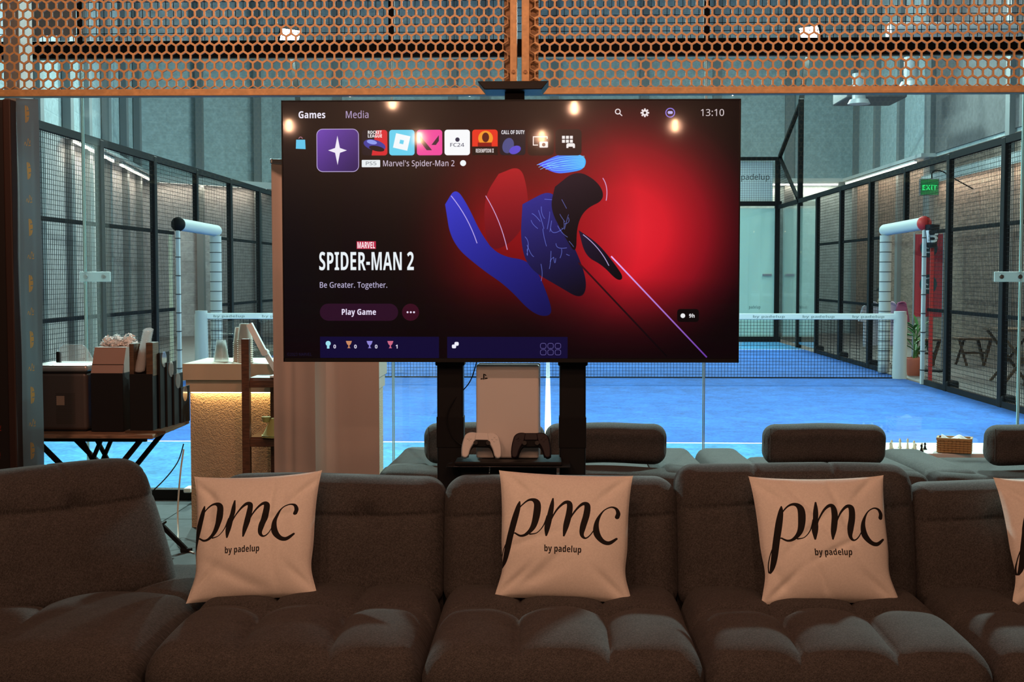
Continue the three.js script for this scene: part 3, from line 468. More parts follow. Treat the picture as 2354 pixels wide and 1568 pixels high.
{
  const tv = thing('television', 'large flat television showing a dark red game menu', 'television', [-0.141, 1.136, -4.75]);
  const W = 1.69, Hh = 0.967;
  mesh('housing', [bx(W, Hh, 0.035, 0, Hh / 2, -0.024, 0.006), bx(1.0, 0.5, 0.05, 0, 0.32, -0.06, 0.02)], M.black, tv);
  const e = screenTexture();
  mesh('screen', [new THREE.PlaneGeometry(W - 0.008, Hh - 0.018).translate(0, Hh / 2 + 0.006, -0.0045)], new THREE.MeshPhysicalMaterial({ color: 0x050505, roughness: 0.28, specularIntensity: 0.35, clearcoat: 1.0, clearcoatRoughness: 0.035, emissive: 0xffffff, emissiveMap: e, emissiveIntensity: 1.0 }), tv);
  mesh('bezel', [bx(W, 0.014, 0.008, 0, 0.007, -0.003), bx(W, 0.004, 0.008, 0, Hh - 0.002, -0.003), bx(0.004, Hh, 0.008, -W / 2 + 0.002, Hh / 2, -0.003), bx(0.004, Hh, 0.008, W / 2 - 0.002, Hh / 2, -0.003)], M.black, tv);
  const s = new THREE.RectAreaLight(new THREE.Color().setRGB(1.0, 0.12, 0.16), 0.12, W - 0.02, Hh - 0.03); s.position.set(0, Hh / 2, 0.004); s.rotation.y = Math.PI; tv.add(s);
  const st = thing('television_stand', 'black twin column television stand with shelf and top tray', 'stand', [-0.141, 0, -4.9]);
  for (const x of [-0.232, 0.235]) { const c = mesh('upright', [bx(0.1, 1.75, 0.07, x, 0.925, 0, 0.008)], M.black, st); mesh('collar', [bx(0.112, 0.03, 0.08, x, 1.13, 0, 0.005)], M.blackMatte, c); mesh('sleeve', [bx(0.104, 0.12, 0.075, x, 0.86, 0, 0.004)], M.blackMatte, c); }
  mesh('base', [bx(0.9, 0.04, 0.4, 0, 0.03, -0.1, 0.01)], M.black, st);
  mesh('shelf', [bx(0.40, 0.014, 0.20, -0.006, 0.759, 0.065, 0.004), bx(0.36, 0.05, 0.012, -0.006, 0.727, 0.09)], M.black, st);
  mesh('shelf_glass', [bx(0.46, 0.006, 0.26, -0.006, 0.749, 0.05, 0.002)], M.blackGloss, st);
  mesh('bracket', [bx(0.6, 0.05, 0.04, 0, 1.55, 0.04), bx(0.6, 0.05, 0.04, 0, 1.75, 0.04)], M.black, st);
  mesh('tray_neck', [bx(0.074, 0.5, 0.03, 0.014, 1.92, 0.02, 0.004)], M.blackMatte, st);
  mesh('top_tray', [(() => { const sh = new THREE.Shape(); sh.moveTo(-0.128, 0.034); sh.lineTo(0.128, 0.034); sh.lineTo(0.105, 0.008); sh.lineTo(-0.105, 0.008); sh.closePath(); return new THREE.ExtrudeGeometry(sh, { depth: 0.16, bevelEnabled: true, bevelSize: 0.003, bevelThickness: 0.003, bevelSegments: 2 }).translate(0.01, 2.142, -0.06); })()], M.black, st);
}
// console
{
  const o = thing('game_console', 'upright white game console on the television stand shelf', 'game console', [-0.152, 0.767, -4.86]);
  mesh('side_panel', [bx(0.238, 0.356, 0.02, 0, 0.178, 0.03, 0.009, 3)], M.consoleWhite, o);
  mesh('core', [bx(0.225, 0.348, 0.05, 0.008, 0.176, -0.01, 0.006)], M.blackGloss, o);
  mesh('rear_panel', [bx(0.238, 0.356, 0.014, 0.004, 0.178, -0.045, 0.006)], M.consoleWhite, o);
  const lg = [];
  const P1 = new THREE.Shape(); P1.moveTo(-0.003, -0.01); P1.lineTo(0.0015, -0.0085); P1.lineTo(0.0015, 0.008); P1.quadraticCurveTo(0.005, 0.008, 0.005, 0.0045); P1.quadraticCurveTo(0.0095, 0.003, 0.0085, 0.008); P1.quadraticCurveTo(0.006, 0.0115, -0.003, 0.0125); P1.closePath();
  const P2 = new THREE.Shape(); P2.moveTo(-0.0045, -0.0035); P2.quadraticCurveTo(-0.015, -0.005, -0.014, -0.0075); P2.quadraticCurveTo(-0.010, -0.0095, -0.0045, -0.0082); P2.closePath();
  const P3 = new THREE.Shape(); P3.moveTo(0.003, -0.008); P3.quadraticCurveTo(0.014, -0.0065, 0.015, -0.004); P3.quadraticCurveTo(0.011, -0.001, 0.003, -0.0025); P3.closePath();
  for (const s of [P1, P2, P3]) lg.push(new THREE.ExtrudeGeometry(s, { depth: 0.0006, bevelEnabled: false }).translate(-0.089, 0.308, 0.0402));
  mesh('emblem', lg, M.blackMatte, o);
  // controllers
  const grip = (s) => { const h = new THREE.Shape(); h.moveTo(s * 0.026, 0.034); h.quadraticCurveTo(s * 0.055, 0.040, s * 0.066, 0.022); h.quadraticCurveTo(s * 0.080, -0.020, s * 0.076, -0.056); h.quadraticCurveTo(s * 0.066, -0.066, s * 0.058, -0.052); h.quadraticCurveTo(s * 0.050, -0.016, s * 0.036, -0.004); h.quadraticCurveTo(s * 0.030, 0.010, s * 0.026, 0.034); return new THREE.ExtrudeGeometry(h, { depth: 0.022, bevelEnabled: true, bevelSize: 0.006, bevelThickness: 0.010, bevelSegments: 4, curveSegments: 8 }).translate(0, 0, -0.011); };
  const inner = () => { const h = new THREE.Shape(); h.moveTo(-0.034, 0.030); h.lineTo(0.034, 0.030); h.quadraticCurveTo(0.050, 0.0, 0.062, -0.056); h.lineTo(0.055, -0.058); h.quadraticCurveTo(0.046, -0.022, 0.032, -0.016); h.lineTo(-0.032, -0.016); h.quadraticCurveTo(-0.046, -0.022, -0.055, -0.058); h.lineTo(-0.062, -0.056); h.quadraticCurveTo(-0.050, 0.0, -0.034, 0.030); return new THREE.ExtrudeGeometry(h, { depth: 0.016, bevelEnabled: true, bevelSize: 0.003, bevelThickness: 0.006, bevelSegments: 3 }).translate(0, 0, -0.008); };
  const pad = (label, x, shell, touch, turn) => {
    const c = thing('game_controller', label, 'game controller', [x, 0.834, -4.76], turn);
    c.rotation.x = -0.28; c.scale.setScalar(0.9);
    mesh('grip', [grip(-1)], shell, c); mesh('grip', [grip(1)], shell, c);
    mesh('centre', [inner()], M.blackMatte, c);
    mesh('touchpad', [bx(0.054, 0.030, 0.006, 0, 0.024, 0.016, 0.0025)], touch, c);
    for (const s of [-1, 1]) { const t = mesh('thumbstick', [cyl(0.006, 0.007, 0.012, s * 0.026, -0.004, 0.018, 14, 'z')], M.black, c); mesh('stick_cap', [cyl(0.009, 0.009, 0.004, s * 0.026, -0.004, 0.026, 18, 'z')], M.black, t); }
    for (let i = 0; i < 4; i++) mesh('button', [cyl(0.004, 0.004, 0.003, 0.052 + 0.009 * Math.cos(i * Math.PI / 2), 0.014 + 0.009 * Math.sin(i * Math.PI / 2), 0.0225, 12, 'z')], touch, c);
    mesh('direction_pad', [bx(0.02, 0.006, 0.003, -0.052, 0.014, 0.022), bx(0.006, 0.02, 0.003, -0.052, 0.014, 0.022)], touch, c);
    return c;
  };
  pad('white game controller leaning on the white console', -0.248, M.consoleWhite, M.consoleWhite, 0.12);
  pad('dark plum game controller leaning on the white console', -0.062, M.padPlum, M.padPlum, -0.05);
  tag(mesh('cable', [tube([[-0.27, 1.14, -4.93], [-0.30, 1.05, -4.9], [-0.36, 0.98, -4.86], [-0.385, 0.92, -4.855], [-0.36, 0.84, -4.855], [-0.31, 0.80, -4.84]], 0.0022, 50)], M.blackMatte), 'thin black cable looping in front of the stand upright', 'cable');
  tag(mesh('chain', Array.from({ length: 14 }, (_, i) => new THREE.SphereGeometry(0.0028, 8, 6).translate(-0.215 - i * 0.0006, 0.748 - i * 0.0068, -4.72)), M.chrome), 'short bead chain hanging below the white controller', 'chain');
}

// ---------------------------------------------------------------- front sofa
function cushion(w, h, d, r, nx, ny, nz, disp) {
  let g = new THREE.BoxGeometry(w, h, d, nx, ny, nz); g.deleteAttribute('uv'); g.deleteAttribute('normal'); g = mergeVertices(g, 1e-5);
  const p = g.attributes.position, q = V(0, 0, 0), v = V(0, 0, 0), n = V(0, 0, 0), hw = [w / 2 - r, h / 2 - r, d / 2 - r];
  for (let i = 0; i < p.count; i++) {
    v.fromBufferAttribute(p, i); q.set(THREE.MathUtils.clamp(v.x, -hw[0], hw[0]), THREE.MathUtils.clamp(v.y, -hw[1], hw[1]), THREE.MathUtils.clamp(v.z, -hw[2], hw[2]));
    n.copy(v).sub(q).normalize(); v.copy(q).addScaledVector(n, r); if (disp) disp(v, n); p.setXYZ(i, v.x, v.y, v.z);
  }
  g.computeVertexNormals();
  const uv = new Float32Array(p.count * 2); for (let i = 0; i < p.count; i++) { uv[2 * i] = (p.getX(i) + 0.35 * p.getZ(i)) / 0.22; uv[2 * i + 1] = (p.getY(i) - p.getZ(i)) / 0.22; }
  g.setAttribute('uv', new THREE.BufferAttribute(uv, 2)); return g;
}
const puff = (t) => 1 - Math.pow(Math.abs(2 * t - 1), 3.2), frac = (t) => t - Math.floor(t), G = (d, s) => Math.exp(-(d / s) * (d / s));
function seatGeo(w, d, seed, cols = 3, h = 0.33) {
  const r = rng(seed), k = [r(), r(), r(), r()];
  return cushion(w, h, d, 0.075, 84, 14, 84, (v, n) => {
    if (n.y > 0.15) {
      const a = v.x / w + 0.5, b = 0.5 - v.z / d;               // b = 0 front, 1 back
      const row = 0.57 + 0.045 * Math.sin(Math.PI * frac(a * cols)) + 0.01 * (k[0] - 0.5);
      const rb = b < row ? b / row : (b - row) / (1 - row);
      let y = 0.032 * puff(frac(a * cols * 0.9999)) * (b < row ? 1 : 0.75) * puff(rb) + 0.012 * Math.sin(Math.PI * a) * Math.sin(Math.PI * b);
      y -= 0.010 * G((b - row) * d, 0.009);
      for (let c = 1; c < cols; c++) { const dx = (a - c / cols) * w, dz = (b - 0.57) * d; y -= 0.034 * G(Math.hypot(dx, dz), 0.05); y -= 0.007 * G(dx, 0.007); }
      v.y += y * Math.min(1, (n.y - 0.15) * 2);
    }
    v.x += 0.002 * Math.sin(v.y * 40 + seed);
    if (n.z > 0.5) v.z += 0.012 * (1 - (v.y / (h / 2)) ** 2);
  });
}
function backGeo(w, h, t, seed, topSeams, shear = 0) {
  return cushion(w, h, t, 0.07, 84, 60, 14, (v, n) => {
    const a = v.x / w + 0.5, b = v.y / h + 0.5;
    if (n.z > 0.2) {
      const row = 0.735 - 0.035 * Math.abs(Math.cos(Math.PI * a * 1.5)) * 0.8;
      let z = (b < row ? 0.014 * puff(b / row) : 0.010 * puff((b - row) / (1 - row))) * puff(a) - 0.006 * G((b - row) * h, 0.006);
      for (const c of [1 / 3, 2 / 3]) { z -= 0.020 * G(Math.hypot((a - c) * w, (b - 0.72) * h), 0.04); if (topSeams && b > 0.72) z -= 0.006 * G((a - c) * w, 0.006); }
      v.z += z;
    }
    if (n.y > 0.4) { v.y += 0.010 * Math.sin(Math.PI * a) + 0.004 * Math.sin(5 * a + seed); if (topSeams) for (const c of [1 / 3, 2 / 3]) v.y -= 0.006 * G((a - c) * w, 0.006); }
    v.x += shear * (b - 0.5);
    v.z -= 0.05 * b * b;                                        // leans back towards the top
  });
}
{
  const secs = [[-0.728, 0.755, 0.43, 1, 0, 'sofa section holding the cushion with its whole print in view', -0.10], [0.042, 0.765, 0.43, 2, 0, 'sofa section in front of the game console'], [0.818, 0.77, 0.475, 3, 1, 'taller sofa section with two seams over its back'], [1.595, 0.77, 0.42, 4, 0, 'sofa section at the open end of the row']];
  for (const [x, w, bh, seed, seams, label] of secs) {
    const o = thing('sofa_section', 'grey fabric ' + label, 'sofa', [x, 0, -3.83], 0, 'front sofa sections');
    mesh('base', [bx(w - 0.01, 0.12, 0.92, 0, 0.1, -0.07, 0.02)], M.greyFabric, o);
    mesh('seat_cushion', [seatGeo(w + 0.008, 0.80, seed).translate(0, 0.265, 0.03)], M.greyFabric, o, 1);
    mesh('back_frame', [bx(w + 0.004, 0.46, 0.1, 0, 0.38, -0.45)], M.greyFabric, o);
    mesh('backrest', [backGeo(w + 0.012, bh, 0.21, seed, seams).rotateX(-0.10).translate(0, 0.36 + bh / 2 - 0.01, -0.43)], M.greyFabric, o, 1);
    for (const [lx, lz] of [[-1, -1], [1, -1], [-1, 1], [1, 1]]) mesh('foot', [cyl(0.022, 0.018, 0.045, lx * (w / 2 - 0.08), 0.0225, lz * 0.32 - 0.05, 12)], M.black, o);
  }
  const c = thing('corner_sofa_section', 'grey fabric corner sofa section with a backrest set diagonally', 'sofa', [-1.55, 0, -3.95]);
  mesh('base', [bx(0.83, 0.12, 1.06, 0, 0.1, 0, 0.02)], M.greyFabric, c);
  mesh('seat_cushion', [seatGeo(0.86, 1.08, 9, 2).translate(0, 0.262, 0)], M.greyFabric, c, 1);
  mesh('backrest', [backGeo(0.86, 0.46, 0.22, 9, 1, -0.09).rotateX(-0.10).rotateY(Math.PI / 4).translate(-0.08, 0.615, -0.02)], M.greyFabric, c, 1);
  for (const [lx, lz] of [[-1, -1], [1, -1], [-1, 1], [1, 1]]) mesh('foot', [cyl(0.022, 0.018, 0.045, lx * 0.33, 0.0225, lz * 0.42, 12)], M.black, c);
}

// ---------------------------------------------------------------- printed cushions
function printTexture() {
  const W = 1440, Hh = 1024, c = document.createElement('canvas'); c.width = W; c.height = Hh; const x = c.getContext('2d'), img = x.createImageData(W, Hh);
  for (let j = 0; j < Hh; j++) for (let i = 0; i < W; i++) { const k = 238 + ((i + j) % 2 ? 3 : -3) + 10 * (n64(i / 512, j / 512) - 0.5), o = (j * W + i) * 4; img.data[o] = k; img.data[o + 1] = k - 4; img.data[o + 2] = k - 14; img.data[o + 3] = 255; }
  x.putImageData(img, 0, 0); x.fillStyle = '#120c0b';
  const X = (v) => 205 + (0.462 + ((v - 625) / 920 - 0.5) * 1.13) * 1024, Y = (v) => (0.215 + ((v - 205) / 760 - 0.215) * 1.13) * 1024;
  const stroke = (pts) => {                                      // [x, y, width] with Catmull-Rom between
    const q = pts.map((p) => [X(p[0]), Y(p[1]), p[2] * 1.55]);
    for (let i = 0; i < q.length - 1; i++) { const a = q[Math.max(0, i - 1)], b = q[i], d = q[i + 1], e = q[Math.min(q.length - 1, i + 2)];
      for (let s = 0; s <= 40; s++) { const t = s / 40, f = (k) => 0.5 * (2 * b[k] + (d[k] - a[k]) * t + (2 * a[k] - 5 * b[k] + 4 * d[k] - e[k]) * t * t + (3 * b[k] - a[k] - 3 * d[k] + e[k]) * t * t * t);
        x.save(); x.translate(f(0), f(1)); x.rotate(-0.25); x.beginPath(); x.ellipse(0, 0, Math.max(2.2, f(2) / 2), Math.max(3, f(2) * 0.42), 0, 0, 7); x.fill(); x.restore(); } }
  };
  stroke([[856, 398, 6], [846, 430, 24], [826, 490, 34], [802, 570, 34], [776, 655, 32], [752, 715, 24], [738, 742, 10]]);
  stroke([[738, 742, 8], [728, 735, 6], [734, 690, 5], [768, 625, 5], [822, 572, 6]]);
  stroke([[822, 500, 5], [850, 440, 6], [895, 398, 10], [938, 388, 20], [968, 410, 34], [966, 470, 38], [945, 540, 30], [905, 578, 18], [865, 588, 12], [828, 572, 8]]);
  stroke([[925, 580, 8], [970, 572, 5], [1010, 535, 6], [1035, 480, 10]]);
  stroke([[1068, 378, 8], [1062, 420, 22], [1050, 480, 30], [1036, 540, 30], [1030, 585, 10]]);
  stroke([[1036, 555, 5], [1070, 480, 8], [1110, 425, 12], [1150, 398, 20], [1174, 408, 28], [1172, 460, 32], [1155, 530, 30], [1142, 585, 10]]);
  stroke([[1148, 560, 5], [1185, 480, 8], [1225, 428, 12], [1262, 402, 20], [1286, 412, 30], [1282, 465, 34], [1262, 530, 32], [1256, 572, 20], [1278, 590, 10], [1310, 572, 6], [1350, 520, 6]]);
  stroke([[1478, 462, 24], [1484, 440, 22], [1468, 416, 14], [1432, 412, 8], [1385, 440, 8], [1350, 500, 22], [1350, 560, 34], [1385, 598, 26], [1430, 606, 22], [1478, 578, 12]]);
  x.font = 'bold 60px sans-serif'; x.textBaseline = 'alphabetic'; const m = x.measureText('by padelup'); x.save(); x.translate(X(1015), Y(669)); x.scale((X(1258) - X(1015)) / m.width, 1.15); x.fillText('by padelup', 0, 0); x.restore();
  const t = new THREE.CanvasTexture(c); t.colorSpace = THREE.SRGBColorSpace; return t;
}
const printTex = printTexture(), cushionMat = new THREE.MeshPhysicalMaterial({ map: printTex, roughness: 0.88, sheen: 0.2, bumpMap: weaveBump, bumpScale: 0 });
const plainCushion = mat(0.76, 0.73, 0.66, 0.9);
function pillowFace(W, Hh, T, seed, shift, side) {
  const N = 72, g = new THREE.PlaneGeometry(2, 2, N, N), p = g.attributes.position, uv = g.attributes.uv, r = rng(seed), cr = Array.from({ length: 7 }, () => [r() * 1.6 - 0.8, r() * 1.6 - 0.8, r() * 6.28, 0.1 + r() * 0.12, r() * 0.6 + 0.6]);
  const fold = [r() - 0.5, r() - 0.5, r() - 0.5, r() - 0.5];
  for (let i = 0; i < p.count; i++) {
    const x = p.getX(i), y = p.getY(i), ex = 1 - x * x, ey = 1 - y * y;
    let z = T * Math.pow(Math.max(0, ex), 0.55) * Math.pow(Math.max(0, ey), 0.55) * (1 - 0.12 * y);
    if (side > 0) for (const [a, b, th, s, l] of cr) { const dx = x - a, dy = y - b, u = dx * Math.cos(th) + dy * Math.sin(th), w = -dx * Math.sin(th) + dy * Math.cos(th); z -= 0.007 * G(w, s * 0.45) * G(u, l * 0.6) * Math.min(1, ex * ey * 3); }
    // diagonal creases running in from the corners
    for (let k = 0; k < 4; k++) { const cx = k % 2 ? 1 : -1, cy = k > 1 ? 1 : -1, dx = (cx - x) * cx, dy = (cy - y) * cy; const w = (dx - dy) + 0.25 * fold[k]; if (side > 0) z -= 0.010 * G(w, 0.09) * G(dx + dy - 0.55, 0.38); }
    const X = W / 2 * x * (1 - 0.075 * Math.pow(Math.max(0, ey), 0.8) * (1 + 0.5 * fold[0]) - 0.05 * G(y + 0.55, 0.28)) + 0.004 * fold[1] * y * 6, Y = Hh / 2 * y * (1 - 0.05 * Math.pow(Math.max(0, ex), 0.8) * (y > 0 ? 1 + fold[2] : 0.35));
    p.setXYZ(i, X, Y, side * z);
    uv.setXY(i, side > 0 ? (205 + ((x + 1) / 2 + shift) * 1024) / 1440 : 0.02, side > 0 ? (y + 1) / 2 : 0.02);
  }
  if (side < 0) g.index.array.reverse();
  g.computeVertexNormals(); return g;
}
for (const [x, y, D, w, seed, shift, rz, ry, label] of [
  [-0.925, 0.425, 4.0, 0.415, 31, 0.10, 0.045, 0.06, 'cream cushion printed pmc by padelup, tilted, whole word in view'],
  [0.045, 0.43, 4.0, 0.435, 12, 0.035, -0.035, -0.02, 'cream cushion printed pmc by padelup in front of the console'],
  [0.875, 0.425, 4.0, 0.435, 13, 0.0, 0.01, 0.02, 'cream cushion printed pmc by padelup on the taller sofa section'],
  [1.66, 0.425, 4.02, 0.43, 14, 0.02, 0.03, 0.0, 'cream cushion printed pmc by padelup on the sofa section at the open end']]) {
  const o = thing('throw_cushion', label, 'cushion', [x, y, -D], ry, 'printed cushions on the front sofa');
  o.rotation.order = 'YXZ'; o.rotation.x = -0.40; o.rotation.z = rz;
  const hh = 0.41;
  mesh('front_cover', [pillowFace(w, hh, 0.075, seed, shift, 1).translate(0, hh / 2, 0.03)], cushionMat, o, 1);
  mesh('back_cover', [pillowFace(w, hh, 0.05, seed, 0, -1).translate(0, hh / 2, 0.03)], plainCushion, o, 1);
}

// ---------------------------------------------------------------- low sofas facing the court
function lowSofa(name, x0, x1, heads, label) {
  const o = thing(name, label, 'sofa', [(x0 + x1) / 2, 0, -7.0], 0, 'low sofas facing the court'), w = x1 - x0;
  mesh('base', [bx(w - 0.06, 0.16, 0.95, 0, 0.13, 0.0, 0.02)], M.greyFabric, o);
  mesh('back_rim', [cushion(w - 0.01, 0.36, 0.3, 0.06, 30, 10, 10, (v, n) => { if (n.y > 0.4) v.y += 0.01 * Math.sin(6 * v.x); }).translate(0, 0.275, 0.40)], M.greyFabric, o, 1);
  for (const s of [-1, 1]) mesh('armrest', [cushion(0.27, 0.35, 1.12, 0.07, 12, 10, 30, (v, n) => { if (n.y > 0.3) v.y += 0.012 * Math.sin(3 * v.z); }).translate(s * (w / 2 - 0.14), 0.275, -0.08)], M.greyFabric, o, 1);
  const n = Math.max(1, Math.round((w - 0.5) / 0.6));
  for (let i = 0; i < n; i++) { const cw = (w - 0.54) / n; mesh('seat_cushion', [cushion(cw - 0.01, 0.2, 0.75, 0.06, 14, 8, 14).translate(-w / 2 + 0.27 + cw * (i + 0.5), 0.3, -0.16)], M.greyFabric, o, 1); }
  for (const hx of heads) {
    const h = mesh('headrest', [cushion(0.64, 0.215, 0.16, 0.07, 30, 16, 12, (v, nn) => { const a = v.x / 0.64; if (nn.z > 0.3) v.z -= 0.01 * G(v.y - 0.02, 0.05) - 0.012 * (1 - 4 * a * a); v.y += 0.006 * Math.cos(7 * a) - 0.02 * (1 - 4 * a * a) * (nn.y > 0.4 ? 0.4 : 0); }).rotateX(0.12).translate(hx - (x0 + x1) / 2, 0.575, 0.24)], M.greyFabric, o, 1);
    mesh('end_seam', [tube([[-0.29, -0.08, 0.073], [-0.292, 0.0, 0.082], [-0.29, 0.085, 0.07]].map(([a, b, c]) => [a + hx - (x0 + x1) / 2, b + 0.575, c + 0.24]), 0.003, 12, 6)], M.greyFabric, h);
  }
  for (const s of [-1, 1]) for (const z of [-0.38, 0.4]) mesh('foot', [cyl(0.025, 0.02, 0.06, s * (w / 2 - 0.1), 0.03, z, 12)], M.black, o);
}
lowSofa('low_sofa', -0.88, 0.855, [-0.335, 0.305], 'low grey two seat sofa behind the television stand facing the court');
lowSofa('low_armchair', 0.865, 1.935, [1.45], 'low grey armchair with one headrest facing the court by the chess pieces');
lowSofa('low_armchair', 1.945, 3.2, [2.61], 'low grey armchair at the end of the row beside the wicker box');
// low table with chess pieces and wicker box
{
  const t = thing('low_table', 'low white topped table between armchair and glass wall', 'table', [2.36, 0, -7.9]);
  mesh('table_top', [bx(0.85, 0.03, 0.5, 0, 0.385, 0, 0.008)], M.white, t);
  for (const [a, b] of [[-1, -1], [1, -1], [-1, 1], [1, 1]]) mesh('leg', [bx(0.035, 0.37, 0.035, a * 0.38, 0.185, b * 0.2)], M.brownWood, t);
  const prof = (h) => [[0, 0], [0.013, 0], [0.013, 0.004], [0.008, 0.008], [0.005, h * 0.5], [0.004, h * 0.66], [0.008, h * 0.7], [0.0065, h * 0.82], [0.004, h * 0.92], [0, h]];
  const spots = [[2.07, 7.78, 0.05, 0], [2.10, 7.86, 0.055, 0], [2.135, 7.8, 0.068, 0], [2.16, 7.9, 0.06, 0], [2.185, 7.82, 0.07, 0], [2.21, 7.74, 0.05, 0], [2.235, 7.86, 0.052, 0], [2.26, 7.78, 0.048, 0], [2.24, 7.72, 0.046, 1], [2.29, 7.82, 0.044, 1]];
  spots.forEach(([x, D, h, dark]) => { const p = tag(mesh('chess_piece', [lathe(prof(h), 16)], dark ? M.blackMatte : M.ivory), dark ? 'black chess piece on the low white table' : 'ivory chess piece on the low white table', 'chess piece', dark ? 'black chess pieces' : 'ivory chess pieces'); p.position.set(x, 0.4, -D); });
  const b = thing('wicker_box', 'woven wicker tissue box on the low white table', 'box', [2.43, 0.4, -7.7], -0.35);
  mesh('rim', [bx(0.2, 0.012, 0.012, 0, 0.085, 0.06), bx(0.2, 0.012, 0.012, 0, 0.085, -0.06), bx(0.012, 0.012, 0.13, -0.095, 0.085, 0), bx(0.012, 0.012, 0.13, 0.095, 0.085, 0)], M.wicker, b);
  mesh('inner_box', [bx(0.185, 0.08, 0.115, 0, 0.041, 0)], M.brownWood, b);
  const wv = []; for (let j = 0; j < 6; j++) for (let i = 0; i < 9; i++) if ((i + j) % 2) { wv.push(bx(0.022, 0.012, 0.008, -0.088 + i * 0.022, 0.01 + j * 0.0135, 0.06, 0.003, 1)); wv.push(bx(0.022, 0.012, 0.008, -0.088 + i * 0.022, 0.01 + j * 0.0135, -0.06, 0.003, 1)); if (i < 6) { wv.push(bx(0.008, 0.012, 0.022, -0.095, 0.01 + j * 0.0135, -0.055 + i * 0.022, 0.003, 1)); wv.push(bx(0.008, 0.012, 0.022, 0.095, 0.01 + j * 0.0135, -0.055 + i * 0.022, 0.003, 1)); } } else { wv.push(bx(0.022, 0.012, 0.005, -0.088 + i * 0.022, 0.01 + j * 0.0135, 0.058, 0.002, 1)); wv.push(bx(0.022, 0.012, 0.005, -0.088 + i * 0.022, 0.01 + j * 0.0135, -0.058, 0.002, 1)); }
  mesh('weave', wv, M.wicker, b).userData.kind = 'stuff';
  const sh = new THREE.PlaneGeometry(0.15, 0.09, 12, 8), sp = sh.attributes.position; for (let i = 0; i < sp.count; i++) sp.setZ(i, 0.012 * Math.sin(sp.getX(i) * 60) + 0.008 * Math.cos(sp.getY(i) * 70)); sh.rotateX(-Math.PI / 2).translate(0, 0.088, 0); sh.computeVertexNormals();
  const tm = M.tissue.clone(); tm.side = THREE.DoubleSide; mesh('tissue', [sh], tm, b);
}

